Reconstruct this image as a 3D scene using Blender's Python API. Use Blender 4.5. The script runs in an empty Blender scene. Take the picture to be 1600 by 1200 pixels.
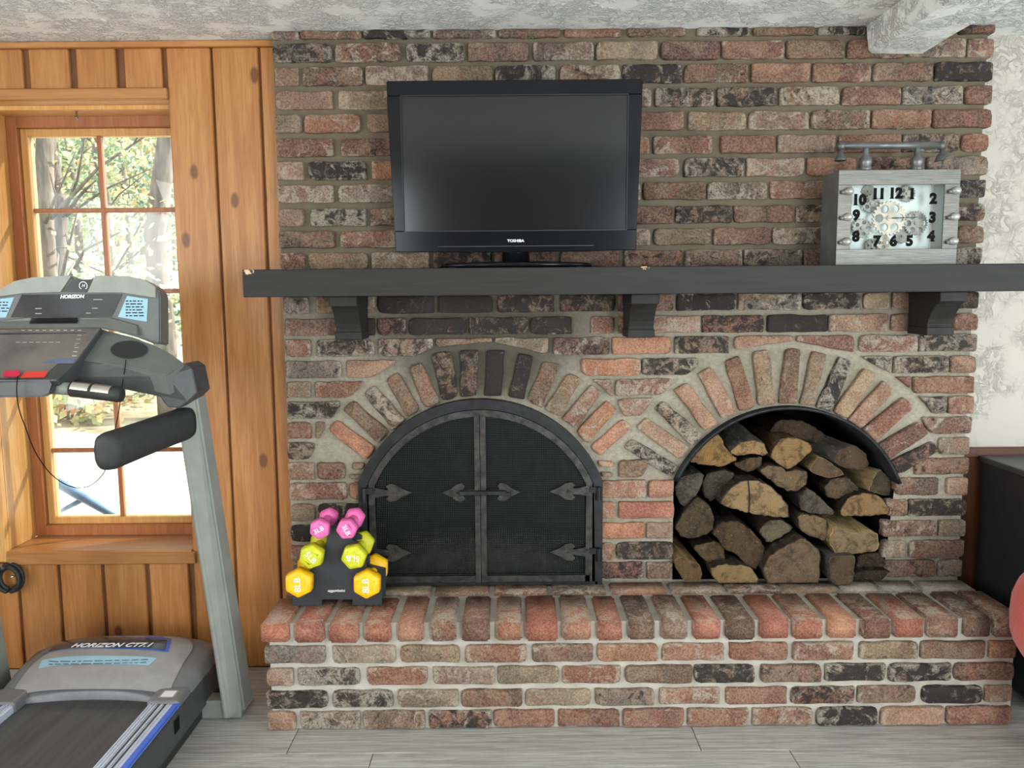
import bpy, bmesh, math, random
from mathutils import Vector, Matrix, Euler

scene = bpy.context.scene
C = scene.collection
RND = random.Random(11)

# ------------------------------------------------------------------ camera
CAMH, FPX, PITCH, ROLL = 1.35, 1250.0, math.radians(6.39), 0.008
F = Vector((0, math.cos(PITCH), -math.sin(PITCH)))
R0 = Vector((1, 0, 0)); U0 = Vector((0, math.sin(PITCH), math.cos(PITCH)))
RV = R0 * math.cos(ROLL) - U0 * math.sin(ROLL)
UV = R0 * math.sin(ROLL) + U0 * math.cos(ROLL)
CAM = Vector((0, 0, CAMH))
cam_data = bpy.data.cameras.new('camera'); cam = bpy.data.objects.new('camera', cam_data); C.objects.link(cam)
cam_data.sensor_width = 36.0; cam_data.lens = 36.0 * FPX / 1600.0; cam_data.clip_start = 0.05; cam_data.clip_end = 300
M = Matrix((RV, UV, -F)).transposed().to_4x4(); M.translation = CAM
cam.matrix_world = M
scene.camera = cam

# ------------------------------------------------------------------ world, sun, daylight, exposure
scene.view_settings.view_transform = 'Standard'; scene.view_settings.look = 'None'
scene.view_settings.gamma = 1.0; scene.view_settings.use_curve_mapping = False
scene.view_settings.exposure = 0.35
w = bpy.data.worlds.new('sky'); scene.world = w; w.use_nodes = True
bg = w.node_tree.nodes['Background']; bg.inputs[0].default_value = (0.86, 0.94, 1.0, 1); bg.inputs[1].default_value = 2.8

def lamp(name, kind, energy, loc=(0, 0, 0), d=(0, 0, -1), color=(1, 1, 1), size=None):
    l = bpy.data.lights.new(name, kind); l.energy = energy; l.color = color
    o = bpy.data.objects.new(name, l); C.objects.link(o); o.location = loc
    o.rotation_euler = Vector(d).to_track_quat('-Z', 'Z').to_euler()
    if size:
        l.shape = 'RECTANGLE'; l.size, l.size_y = size
    return o
sun = lamp('sun', 'SUN', 11.0, (6, 8, 8), (-0.78, -0.42, -0.50), (1.0, 0.93, 0.82)); sun.data.angle = 0.01
# daylight standing in the room's other windows; the rear right lamp is added fill
lamp('daylight_left_window', 'AREA', 50, (-2.72, 0.2, 1.22), (1, 0.12, -0.10), (1.0, 0.98, 0.95), (2.6, 1.3))
lamp('daylight_rear_window', 'AREA', 22, (-1.75, -3.05, 1.3), (0.18, 1, 0.0), (1.0, 0.98, 0.95), (1.5, 1.3))
lamp('fill_rear_right', 'AREA', 125, (2.15, -3.05, 1.0), (-0.15, 1, -0.06), (0.90, 0.96, 1.0), (1.5, 1.9))  # added fill, out of view, to brighten the hearth from the right
lamp('daylight_right_door', 'AREA', 26, (3.42, 0.45, 1.02), (-1, 0.1, -0.2), (0.88, 0.95, 1.0), (2.0, 1.9))

scene.cycles.max_bounces = 7; scene.cycles.diffuse_bounces = 4; scene.cycles.glossy_bounces = 3; scene.cycles.transparent_max_bounces = 8

# ------------------------------------------------------------------ pixel <-> place
def ray(px, py):
    return F * FPX + RV * (px - 800.0) + UV * (600.0 - py)
def at(px, py, Y):                      # the point seen at a pixel of the 1600x1200 photograph, at distance Y in the room
    d = ray(px, py); return CAM + d * (Y / d.y)
def at_z(px, py, Z):
    d = ray(px, py); return CAM + d * ((Z - CAMH) / d.z)
def lin(c):
    return tuple(((v / 255.0) / 12.92 if v / 255.0 <= 0.04045 else ((v / 255.0 + 0.055) / 1.055) ** 2.4) for v in c)

# ------------------------------------------------------------------ materials
def nmat(name):
    m = bpy.data.materials.new(name); m.use_nodes = True
    nt = m.node_tree; nt.nodes.clear()
    out = nt.nodes.new('ShaderNodeOutputMaterial'); b = nt.nodes.new('ShaderNodeBsdfPrincipled')
    nt.links.new(b.outputs[0], out.inputs[0])
    return m, nt, b
def N(nt, t, **kw):
    n = nt.nodes.new(t)
    for k, v in kw.items(): setattr(n, k, v)
    return n
def setin(nt, node, key, v):
    if hasattr(v, 'links') or isinstance(v, bpy.types.NodeSocket): nt.links.new(v, node.inputs[key])
    elif isinstance(v, (tuple, list)) and len(v) == 3 and node.inputs[key].type == 'RGBA': node.inputs[key].default_value = (*v, 1)
    else: node.inputs[key].default_value = v
def mixc(nt, f, a, b, mode='MIX'):
    n = N(nt, 'ShaderNodeMix', data_type='RGBA', blend_type=mode)
    setin(nt, n, 0, f); setin(nt, n, 6, a); setin(nt, n, 7, b); return n.outputs[2]
def math_(nt, op, a, b=0.0, clamp=False):
    n = N(nt, 'ShaderNodeMath', operation=op, use_clamp=clamp); setin(nt, n, 0, a); setin(nt, n, 1, b); return n.outputs[0]
def mrange(nt, v, a, b, c=0.0, d=1.0):
    n = N(nt, 'ShaderNodeMapRange', interpolation_type='SMOOTHSTEP'); setin(nt, n, 0, v); setin(nt, n, 1, a); setin(nt, n, 2, b); setin(nt, n, 3, c); setin(nt, n, 4, d); return n.outputs[0]
def coords(nt, stretch=(1, 1, 1), vary=True):
    tc = N(nt, 'ShaderNodeTexCoord'); mp = N(nt, 'ShaderNodeMapping'); mp.inputs['Scale'].default_value = stretch
    v = tc.outputs['Object']
    if vary:
        oi = N(nt, 'ShaderNodeObjectInfo'); sc = N(nt, 'ShaderNodeVectorMath', operation='MULTIPLY_ADD')
        cb = N(nt, 'ShaderNodeCombineXYZ')
        for i, k in enumerate((37.0, 53.0, 71.0)):
            nt.links.new(math_(nt, 'MULTIPLY', oi.outputs['Random'], k), cb.inputs[i])
        ad = N(nt, 'ShaderNodeVectorMath', operation='ADD'); nt.links.new(v, ad.inputs[0]); nt.links.new(cb.outputs[0], ad.inputs[1]); v = ad.outputs[0]
        nt.nodes.remove(sc)
    nt.links.new(v, mp.inputs['Vector']); return mp.outputs[0]
def noise(nt, vec, scale, detail=5, rough=0.6, dist=0.0):
    n = N(nt, 'ShaderNodeTexNoise'); nt.links.new(vec, n.inputs['Vector'])
    n.inputs['Scale'].default_value = scale; n.inputs['Detail'].default_value = detail; n.inputs['Roughness'].default_value = rough; n.inputs['Distortion'].default_value = dist
    return n.outputs[0]
def bump(nt, b, h, strength, dist=0.01):
    n = N(nt, 'ShaderNodeBump'); n.inputs['Strength'].default_value = strength; n.inputs['Distance'].default_value = dist
    nt.links.new(h, n.inputs['Height']); nt.links.new(n.outputs[0], b.inputs['Normal'])
def pmat(name, c1, c2=None, scale=12, stretch=(1, 1, 1), rough=0.6, metal=0.0, bmp=0.0, bscale=60, spec=0.5, objcol=False, vary=False, coat=0.0, emit=0.0, r2=None):
    m, nt, b = nmat(name)
    b.inputs['Roughness'].default_value = rough; b.inputs['Metallic'].default_value = metal; b.inputs['Specular IOR Level'].default_value = spec
    b.inputs['Coat Weight'].default_value = coat
    if c2 is None: c2 = tuple(v * 0.82 for v in c1)
    v = coords(nt, stretch, vary)
    n = noise(nt, v, scale, 6)
    if objcol:
        oi = N(nt, 'ShaderNodeObjectInfo'); base = oi.outputs['Color']
        col = mixc(nt, mrange(nt, n, 0.3, 0.7), base, mixc(nt, 0.4, base, (0.02, 0.02, 0.02)))
    else:
        col = mixc(nt, mrange(nt, n, 0.3, 0.7), c1, c2)
    nt.links.new(col, b.inputs['Base Color'])
    if r2 is not None: nt.links.new(mrange(nt, noise(nt, v, scale * 2.3), 0.3, 0.7, rough, r2), b.inputs['Roughness'])
    if bmp: bump(nt, b, noise(nt, v, bscale, 6), bmp, 0.004)
    if emit: b.inputs['Emission Color'].default_value = (*c1, 1); b.inputs['Emission Strength'].default_value = emit
    return m

def make_brick_mat():
    m, nt, b = nmat('old_brick')
    v = coords(nt, (1, 1, 1), True)
    oi = N(nt, 'ShaderNodeObjectInfo'); base = oi.outputs['Color']
    so = N(nt, 'ShaderNodeAttribute', attribute_type='OBJECT', attribute_name='soot').outputs['Fac']
    li = N(nt, 'ShaderNodeAttribute', attribute_type='OBJECT', attribute_name='lime').outputs['Fac']
    fine = noise(nt, v, 150, 4, 0.75); mid = noise(nt, v, 30, 7, 0.74, 0.6); big = noise(nt, v, 10, 5, 0.6, 1.0)
    big2 = noise(nt, v, 15, 6, 0.74, 1.2); patch = noise(nt, v, 7, 3, 0.55, 0.5)
    col = mixc(nt, mrange(nt, patch, 0.46, 0.56), mixc(nt, 0.22, base, (0.03, 0.02, 0.018)), mixc(nt, 0.16, base, (0.62, 0.42, 0.27)))
    red = mixc(nt, 0.5, base, (0.24, 0.075, 0.04)); col = mixc(nt, mrange(nt, big, 0.52, 0.60, 0.0, 0.65), col, red)
    col = mixc(nt, mrange(nt, fine, 0.34, 0.66), mixc(nt, 0.34, col, (0.02, 0.012, 0.01)), mixc(nt, 0.16, col, (0.75, 0.62, 0.48)))
    smask = math_(nt, 'MULTIPLY', mrange(nt, math_(nt, 'ADD', mid, math_(nt, 'SUBTRACT', so, 0.5)), 0.49, 0.60), 0.9)
    col = mixc(nt, smask, col, (0.026, 0.023, 0.022))
    # lime and mortar smears, heaviest along the arrises
    gc = N(nt, 'ShaderNodeTexCoord'); sp = N(nt, 'ShaderNodeSeparateXYZ'); nt.links.new(gc.outputs['Generated'], sp.inputs[0])
    ex = math_(nt, 'ABSOLUTE', math_(nt, 'SUBTRACT', sp.outputs[0], 0.5)); ez = math_(nt, 'ABSOLUTE', math_(nt, 'SUBTRACT', sp.outputs[2], 0.5))
    edge = mrange(nt, math_(nt, 'MAXIMUM', ex, ez), 0.36, 0.50, 0.0, 0.11)
    lim = math_(nt, 'ADD', math_(nt, 'ADD', big2, edge), math_(nt, 'SUBTRACT', li, 0.5))
    lm2 = math_(nt, 'MULTIPLY', mrange(nt, lim, 0.50, 0.63), mrange(nt, fine, 0.28, 0.58))
    col = mixc(nt, math_(nt, 'MULTIPLY', lm2, 0.8), col, (0.42, 0.37, 0.29))
    nt.links.new(col, b.inputs['Base Color']); b.inputs['Roughness'].default_value = 0.9; b.inputs['Specular IOR Level'].default_value = 0.25
    h = math_(nt, 'ADD', math_(nt, 'MULTIPLY', fine, 0.5), math_(nt, 'ADD', mid, math_(nt, 'MULTIPLY', big2, 0.6)))
    bump(nt, b, h, 0.85, 0.008)
    return m

def make_pine(name, c1, c2, c3, axis='z', knots=True, rough=0.38, dark=1.0, st=None):
    m, nt, b = nmat(name)
    st = st or {'z': (9, 9, 0.55), 'x': (0.55, 9, 9), 'y': (9, 0.55, 9)}[axis]
    v = coords(nt, st, True)
    g = noise(nt, v, 2.2, 7, 0.62, 1.4); fine = noise(nt, v, 16, 4, 0.6, 0.3)
    oi = N(nt, 'ShaderNodeObjectInfo')
    col = mixc(nt, mrange(nt, g, 0.32, 0.66), c1, c2)
    col = mixc(nt, mrange(nt, fine, 0.4, 0.75, 0.0, 0.45), col, c3)
    tint = mixc(nt, oi.outputs['Random'], (0.86, 0.84, 0.80), (1.06, 1.04, 1.0)); col = mixc(nt, 1.0, col, tint, 'MULTIPLY')
    if knots:
        kv = coords(nt, {'z': (7.5, 7.5, 4.0), 'x': (4.0, 7.5, 7.5), 'y': (7.5, 4.0, 7.5)}[axis], True)
        vo = N(nt, 'ShaderNodeTexVoronoi', feature='F1'); nt.links.new(kv, vo.inputs['Vector']); vo.inputs['Scale'].default_value = 1.0
        kd = math_(nt, 'ADD', vo.outputs['Distance'], math_(nt, 'MULTIPLY', noise(nt, kv, 6.0), 0.05))
        k = mrange(nt, kd, 0.10, 0.165, 1.0, 0.0)
        col = mixc(nt, math_(nt, 'MULTIPLY', k, 0.8), col, (0.10, 0.035, 0.012))
    nt.links.new(col, b.inputs['Base Color']); b.inputs['Roughness'].default_value = rough
    bump(nt, b, g, 0.12, 0.004)
    return m

MAT = {}
MAT['brick'] = make_brick_mat()
def make_mortar():
    m, nt, b = nmat('mortar')
    v = coords(nt, (1, 1, 1), False)
    n1 = noise(nt, v, 3.0, 4); n2 = noise(nt, v, 90, 6, 0.7)
    s0 = N(nt, 'ShaderNodeSeparateXYZ'); t0 = N(nt, 'ShaderNodeTexCoord'); nt.links.new(t0.outputs['Object'], s0.inputs[0])
    hi = mrange(nt, math_(nt, 'ADD', s0.outputs[2], math_(nt, 'MULTIPLY', n1, 0.5)), 1.35, 1.75)   # older, dirtier pointing up the chimney, its colour darkened further to mimic dimmer light
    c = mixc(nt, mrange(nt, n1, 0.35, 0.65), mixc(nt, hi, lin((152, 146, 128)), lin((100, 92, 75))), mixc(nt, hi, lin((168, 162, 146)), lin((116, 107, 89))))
    c = mixc(nt, mrange(nt, n2, 0.35, 0.7, 0.0, 0.5), c, lin((112, 104, 90)))
    # soot above the firebox: a stain with its own blotchy edge
    sp = N(nt, 'ShaderNodeSeparateXYZ'); tc = N(nt, 'ShaderNodeTexCoord'); nt.links.new(tc.outputs['Object'], sp.inputs[0])
    dx = math_(nt, 'DIVIDE', math_(nt, 'ADD', sp.outputs[0], 0.10), 0.46); dz = math_(nt, 'DIVIDE', math_(nt, 'SUBTRACT', sp.outputs[2], 1.20), 0.24)
    dd = math_(nt, 'ADD', math_(nt, 'MULTIPLY', dx, dx), math_(nt, 'MULTIPLY', dz, dz))
    s = mrange(nt, math_(nt, 'ADD', dd, math_(nt, 'MULTIPLY', n1, 0.8)), 0.5, 1.5, 0.78, 0.0)
    c = mixc(nt, s, c, lin((52, 48, 42)))
    nt.links.new(c, b.inputs['Base Color']); b.inputs['Roughness'].default_value = 0.95; b.inputs['Specular IOR Level'].default_value = 0.2
    bump(nt, b, math_(nt, 'ADD', n2, noise(nt, v, 25, 5)), 0.7, 0.006); return m
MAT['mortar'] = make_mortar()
MAT['pine'] = make_pine('honey_pine', lin((184, 132, 78)), lin((166, 110, 58)), lin((132, 80, 38)))
MAT['pine_x'] = make_pine('honey_pine_trim', lin((184, 134, 82)), lin((168, 114, 64)), lin((140, 90, 48)), 'x', False)
MAT['pine_red'] = make_pine('reddish_sash_wood', lin((172, 112, 68)), lin((156, 94, 54)), lin((120, 68, 36)), 'z', False)
MAT['pine_pale'] = make_pine('jamb_wood', lin((214, 168, 104)), lin((200, 148, 84)), lin((160, 108, 56)), 'z', False)
MAT['walnut'] = make_pine('dark_walnut_panel', lin((98, 60, 36)), lin((84, 50, 30)), lin((60, 34, 20)), 'z', False)
MAT['backing'] = pmat('panel_backing_wood', lin((120, 74, 38)), lin((90, 54, 26)), 6, (6, 6, 0.5), 0.6)
def make_plaster(name, c, sc, st, dist):
    m, nt, b = nmat(name)
    v = coords(nt, (1, 1, 1), False)
    n1 = noise(nt, v, sc, 5, 0.62, 1.2); n2 = noise(nt, v, sc * 0.16, 3)
    h = math_(nt, 'MULTIPLY', mrange(nt, n1, 0.42, 0.62), mrange(nt, n2, 0.36, 0.56))
    cc = mixc(nt, mrange(nt, noise(nt, v, 1.5), 0.3, 0.7), c, tuple(x * 0.94 for x in c))
    nt.links.new(cc, b.inputs['Base Color']); b.inputs['Roughness'].default_value = 0.9; b.inputs['Specular IOR Level'].default_value = 0.2
    bump(nt, b, h, st, dist); return m
MAT['ceiling'] = make_plaster('stippled_ceiling_plaster', lin((240, 243, 238)), 48, 0.9, 0.008)
MAT['plaster'] = make_plaster('trowelled_wall_plaster', lin((192, 188, 176)), 30, 0.7, 0.010)
MAT['plank'] = make_pine('grey_vinyl_plank', lin((206, 208, 206)), lin((160, 161, 158)), lin((122, 122, 119)), 'x', False, 0.34, 1.0, (1.6, 40, 40))
MAT['mortar_hearth'] = pmat('pale_hearth_mortar', lin((186, 182, 170)), lin((166, 160, 146)), 14, rough=0.95, bmp=0.7, bscale=70, spec=0.2)
MAT['gap'] = pmat('dark_seam', (0.03, 0.028, 0.025), rough=0.9)

# ------------------------------------------------------------------ mesh helpers
def mesh_obj(name, bm, mat, parent=None, smooth=False, recenter=False):
    if recenter and bm.verts:
        c = sum((v.co for v in bm.verts), Vector()) / len(bm.verts)
        bmesh.ops.translate(bm, verts=bm.verts, vec=-c)
    else: c = Vector()
    me = bpy.data.meshes.new(name); bm.to_mesh(me); bm.free()
    if isinstance(mat, str): mat = MAT[mat]
    if mat: me.materials.append(mat)
    if smooth:
        me.polygons.foreach_set('use_smooth', [True] * len(me.polygons))
    o = bpy.data.objects.new(name, me); C.objects.link(o); o.location = c
    if parent: put(o, parent)
    return o
WORLD = {}
def put(o, parent):                      # parent while keeping the place
    o.parent = parent
    inv = Matrix.Identity(4)
    chain = []; p = parent
    while p: chain.append(p); p = p.parent
    mw = Matrix.Identity(4)
    for p in reversed(chain): mw = mw @ (p.matrix_parent_inverse if p.parent else Matrix.Identity(4)) @ Matrix.LocRotScale(p.location, p.rotation_euler, p.scale)
    o.matrix_parent_inverse = mw.inverted()
    return o
def tag(o, label=None, cat=None, group=None, kind=None):
    if label: o['label'] = label
    if cat: o['category'] = cat
    if group: o['group'] = group
    if kind: o['kind'] = kind
    return o
def thing(name, loc, label, cat, group=None):
    o = bpy.data.objects.new(name, None); C.objects.link(o); o.location = loc; o.empty_display_size = 0.05
    return tag(o, label, cat, group)
def bx(bm, x0, x1, y0, y1, z0, z1, bev=0.0, seg=1):
    r = bmesh.ops.create_cube(bm, size=1.0)
    vs = r['verts']
    for v in vs:
        v.co = Vector(((x0 + x1) / 2 + v.co.x * (x1 - x0), (y0 + y1) / 2 + v.co.y * (y1 - y0), (z0 + z1) / 2 + v.co.z * (z1 - z0)))
    if bev:
        es = list({e for v in vs for e in v.link_edges})
        bmesh.ops.bevel(bm, geom=es, offset=bev, segments=seg, affect='EDGES', profile=0.5)
    return bm
def box(name, x0, x1, y0, y1, z0, z1, mat, parent=None, bev=0.0, seg=1, smooth=False, recenter=False):
    return mesh_obj(name, bx(bmesh.new(), x0, x1, y0, y1, z0, z1, bev, seg), mat, parent, smooth, recenter)
def tube(bm, pts, rads, n=10, caps=True):
    pts = [Vector(p) for p in pts]
    if not isinstance(rads, (list, tuple)): rads = [rads] * len(pts)
    rings = []; ref = None
    for i, p in enumerate(pts):
        d = (pts[min(i + 1, len(pts) - 1)] - pts[max(i - 1, 0)]).normalized()
        if ref is None: ref = Vector((0, 0, 1)) if abs(d.z) < 0.9 else Vector((1, 0, 0))
        a = d.cross(ref).normalized(); b = d.cross(a).normalized(); ref = -b if False else ref
        rings.append([bm.verts.new(p + (a * math.cos(t) + b * math.sin(t)) * rads[i]) for t in (2 * math.pi * k / n for k in range(n))])
    for r, s in zip(rings, rings[1:]):
        for k in range(n):
            bm.faces.new((r[k], r[(k + 1) % n], s[(k + 1) % n], s[k]))
    if caps:
        bm.faces.new(list(reversed(rings[0]))); bm.faces.new(rings[-1])
    return bm
def fix(bm):
    bmesh.ops.recalc_face_normals(bm, faces=bm.faces); return bm
def slab(bm, pts, vec, bev=0.0, seg=1):
    """polygon of world points extruded by vec"""
    pts = [Vector(p) for p in pts]; vec = Vector(vec)
    a = [bm.verts.new(p) for p in pts]; b = [bm.verts.new(p + vec) for p in pts]
    fs = [bm.faces.new(a), bm.faces.new(list(reversed(b)))]
    n = len(a)
    for i in range(n): fs.append(bm.faces.new((a[(i + 1) % n], a[i], b[i], b[(i + 1) % n])))
    bmesh.ops.recalc_face_normals(bm, faces=fs)
    if bev:
        es = list({e for v in a + b for e in v.link_edges})
        bmesh.ops.bevel(bm, geom=es, offset=bev, segments=seg, affect='EDGES', clamp_overlap=True)
    return bm
def lathe(bm, prof, center, axis=(0, 0, 1), n=20):
    axis = Vector(axis).normalized(); ref = Vector((1, 0, 0)) if abs(axis.x) < 0.9 else Vector((0, 1, 0))
    a = axis.cross(ref).normalized(); b = axis.cross(a).normalized(); c = Vector(center)
    rings = [[bm.verts.new(c + axis * h + (a * math.cos(2 * math.pi * k / n) + b * math.sin(2 * math.pi * k / n)) * max(r, 1e-4)) for k in range(n)] for r, h in prof]
    for r, s in zip(rings, rings[1:]):
        for k in range(n): bm.faces.new((r[k], r[(k + 1) % n], s[(k + 1) % n], s[k]))
    bm.faces.new(rings[0]); bm.faces.new(list(reversed(rings[-1])))
    return fix(bm)
def text(name, s, size, mw, mat, parent, ext=0.0008, offset=0.0, shear=0.0, width=None):
    cu = bpy.data.curves.new(name, 'FONT'); cu.body = s; cu.size = size; cu.extrude = ext; cu.offset = offset; cu.shear = shear
    cu.align_x = 'CENTER'; cu.align_y = 'CENTER'; cu.resolution_u = 3
    t = bpy.data.objects.new(name, cu); C.objects.link(t)
    bpy.context.view_layer.update()
    me = bpy.data.meshes.new_from_object(t.evaluated_get(bpy.context.evaluated_depsgraph_get()))
    bpy.data.objects.remove(t); bpy.data.curves.remove(cu)
    if width:
        xs = [v.co.x for v in me.vertices]; k = width / (max(xs) - min(xs))
        for v in me.vertices: v.co.x *= k
    me.transform(mw); me.materials.clear(); me.materials.append(MAT[mat] if isinstance(mat, str) else mat)
    me.name = name
    o = bpy.data.objects.new(name, me); C.objects.link(o)
    return put(o, parent)
FACE = Matrix.Rotation(math.pi / 2, 4, 'X')     # text standing upright, facing the room

# ------------------------------------------------------------------ rooms's big levels
YB, YM, YW = 2.70, 2.717, 2.80           # brick faces, mortar, side wall faces
YH = 2.365                               # front of the hearth
ZC = 2.205
XL, XR = -0.775, 1.572
HZ = 0.352                               # hearth top

def struct(o): return tag(o, kind='structure')
# ================================================================== THE SETTING
# ---- floor of grey planks running along x
fl = struct(box('floor', -2.7, 3.4, -3.2, 2.86, -0.06, -0.004, 'gap'))
def planks():
    seams = [2.239 + 0.178 * k for k in range(-8, 4)]
    rr = random.Random(5)
    ends = {2.239: [at_z(457, 1158, 0).x, at_z(1089, 1156, 0).x], round(2.239 - 0.178, 3): [at_z(579, 1190, 0).x, at_z(1242, 1186, 0).x]}
    for y0 in seams:
        y1 = min(y0 + 0.178, 2.80)
        if y1 - y0 < 0.02: continue
        if y0 < 1.2: continue
        e = ends.get(round(y0, 3))
        if not e:
            o = rr.uniform(0, 1.2); e = [-2.4 + o, -1.18 + o, 0.04 + o, 1.26 + o]
        xs = [-2.68] + [x for x in sorted(e + ([e[0] - 1.37, e[-1] + 1.37] if len(e) == 2 else [])) if -2.6 < x < 3.3] + [3.38]
        for a, b in zip(xs, xs[1:]):
            box('plank', a + 0.0012, b - 0.0012, y0 + 0.0012, y1 - 0.0012, -0.02, 0.0, 'plank', fl, 0.001, recenter=True)
    # the rest of the floor, behind the photographer
    box('floor_sheet', -2.68, 3.38, -3.18, seams[[k for k, s in enumerate(seams) if s >= 1.2][0]] - 0.0012, -0.02, 0.0, 'plank', fl)
planks()
# ---- ceiling and the plastered beam
ce = struct(box('ceiling', -2.8, 3.5, -3.3, 2.95, ZC, ZC + 0.12, 'ceiling'))
bA, bB = at(1356, 84, 2.70), at(1446, 84, 2.70)
bm = bmesh.new()
NB = 40
rb = random.Random(3)
for (sx0, sx1, z0) in ((bA.x, bB.x, bA.z),):
    ys = [2.702 - 4.0 * k / NB for k in range(NB + 1)]
    ring = []
    for y in ys:
        j = lambda s=0.0018: rb.uniform(-s, s)
        ring.append([bm.verts.new((sx0 - 0.006 + j(), y, ZC + 0.001)), bm.verts.new((sx0 + j(), y, z0 + 0.012 + j())), bm.verts.new((sx0 + 0.010 + j(), y, z0 + j())),
                     bm.verts.new((sx1 - 0.010 + j(), y, z0 + j())), bm.verts.new((sx1 + j(), y, z0 + 0.012 + j())), bm.verts.new((sx1 + 0.006 + j(), y, ZC + 0.001))])
    for r, s in zip(ring, ring[1:]):
        for k in range(5): bm.faces.new((r[k], r[k + 1], s[k + 1], s[k]))
    bm.faces.new(ring[0]); bm.faces.new(list(reversed(ring[-1])))
struct(mesh_obj('trim_1', fix(bm), 'ceiling'))
# ---- walls out of the picture: left, right and rear, each with its window opening
MAT['rear_dark'] = pmat('dark_panelling', lin((58, 46, 38)), lin((44, 36, 30)), 5, (6, 6, 0.5), rough=0.7)
def wall_open(name, axis, pos, thick, a0, a1, o0, o1, oz0, oz1, mat):
    bm = bmesh.new()
    for (u0, u1, z0, z1) in ((a0, o0, 0, ZC), (o1, a1, 0, ZC), (o0, o1, 0, oz0), (o0, o1, oz1, ZC)):
        if axis == 'x': bx(bm, pos, pos + thick, u0, u1, z0, z1)
        else: bx(bm, u0, u1, pos, pos + thick, z0, z1)
    return struct(mesh_obj(name, bm, mat))
wall_open('wall_left', 'x', -2.70, 0.1, -3.2, 2.8, -1.1, 1.5, 0.67, 1.97, 'pine') 
wall_open('wall_right', 'x', 3.30, 0.1, -3.2, 2.8, -0.55, 1.45, 0.05, 2.0, 'plaster')
wall_open('wall_rear', 'y', -3.0, 0.1, -2.7, 1.2, -2.5, -1.0, 0.65, 1.95, 'rear_dark')
wall_open('wall_rear_right', 'y', -3.0, 0.1, 1.2, 3.4, 1.4, 2.9, 0.05, 1.95, 'rear_dark')  # opening cut for the added fill lamp

# ---- far wall, right: rough plaster over a wooden rail
wr = struct(box('wall_far_right', 1.40, 3.40, YW + 0.005, YW + 0.12, 0.0, ZC, 'plaster'))
zr0, zr1 = at(1560, 714, 2.79).z, at(1560, 699, 2.79).z
struct(box('trim_2', 1.50, 3.30, YW - 0.018, YW + 0.006, zr0, zr1, 'walnut', bev=0.003))
struct(box('trim_3', 1.50, 3.30, YW - 0.006, YW + 0.006, 0.0, zr0, 'walnut'))

# ---- far wall, left: honey pine boards round a deep window recess
WX0, WX1, WZ0, WZ1 = -1.82, -1.155, 0.447, 2.015
wl = None
bm = bmesh.new()
for a in ((-2.7, WX0 - 0.021, 0, ZC), (WX1 + 0.021, -0.74, 0, ZC), (WX0 - 0.021, WX1 + 0.021, 0, WZ0 - 0.021), (WX0 - 0.021, WX1 + 0.021, WZ1 + 0.021, ZC)):
    bx(bm, a[0], a[1], YW + 0.014, YW + 0.20, a[2], a[3])
wl = struct(mesh_obj('wall_far_left', bm, 'backing'))
def board(x0, x1, z0, z1): box('board', x0, x1, YW, YW + 0.02, z0, z1, 'pine', wl, 0.0035, recenter=True)
zt = at(200, 75, 2.80).z
zca1 = at(150, 139, 2.80).z
X = lambda px, py: at(px, py, 2.80).x
zap = at(150, 880, 2.80).z
for a, b in ((-106, -42), (-32, 34), (45, 107), (119, 180), (194, 252)):
    board(X(a, 105), X(b, 105), zca1, zt)
for a, b in ((-106, -45), (-40, 28), (33, 92), (97, 160), (166, 229), (236, 296)):
    board(X(a, 940), X(b, 940), 0.0, zap)
for k in range(5):
    a_, b_ = X(-106, 105) - 0.010 - 0.158 * k, X(-106, 940) - 0.008 - 0.158 * k
    if a_ > -2.69: board(max(a_ - 0.148, -2.69), a_, zca1, zt)
    if b_ > -2.69: board(max(b_ - 0.150, -2.69), b_, 0.0, zap)
board(WX1 - 0.0005, X(327, 74), 0.0, zt); board(X(331, 74), X(402, 74), 0.0, zt); board(X(406, 74), -0.742, 0.0, zt)
xs = [WX0 - 0.04 - 0.158 * k for k in range(5)]
for a, b in zip(xs[1:], xs): board(a + 0.008, b, zap, zca1)
box('crown_board', -2.68, -0.76, YW - 0.012, YW + 0.012, zt, ZC - 0.002, 'pine_x', wl, 0.002)
box('casing_head', WX0 - 0.05, WX1 + 0.0, YW - 0.014, YW + 0.012, WZ1, zca1, 'pine_x', wl, 0.003)
box('casing_side', WX0 - 0.038, WX0, YW - 0.014, YW + 0.012, WZ0 - 0.04, WZ1, 'pine_pale', wl, 0.003)
box('sill_apron', at(11, 870, 2.79).x, WX1 + 0.012, YW - 0.016, YW + 0.012, zap, WZ0 - 0.006, 'pine_x', wl, 0.003)

# ---- the window, with two columns and five rows of panes
YF = 2.97
win = bpy.data.objects.new('window_1', None); C.objects.link(win); win.location = (WX0, YF, WZ0); struct(win)
box('jamb', WX0 - 0.02, WX0, YW + 0.012, YF + 0.08, WZ0, WZ1, 'pine_pale', win)
box('jamb', WX1, WX1 + 0.02, YW + 0.021, YF + 0.08, WZ0, WZ1, 'pine_pale', win)
box('sill', WX0, WX1, YW - 0.012, YF + 0.02, WZ0 - 0.02, WZ0, 'pine_x', win, 0.002)
box('soffit', WX0, WX1, YW + 0.012, YF + 0.08, WZ1, WZ1 + 0.02, 'pine_pale', win)
box('soffit_stop', WX0, WX1, YW + 0.075, YF, WZ1 - 0.014, WZ1, 'pine_pale', win)
def ring4(name, x0, x1, z0, z1, w, y0, y1, mat):
    for nm, a in (('stile', (x0, x0 + w, z0, z1)), ('stile', (x1 - w, x1, z0, z1)), ('rail', (x0 + w, x1 - w, z0, z0 + w)), ('rail', (x0 + w, x1 - w, z1 - w, z1))):
        box(name + '_' + nm, a[0], a[1], y0, y1, a[2], a[3], mat, win, 0.002)
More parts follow.
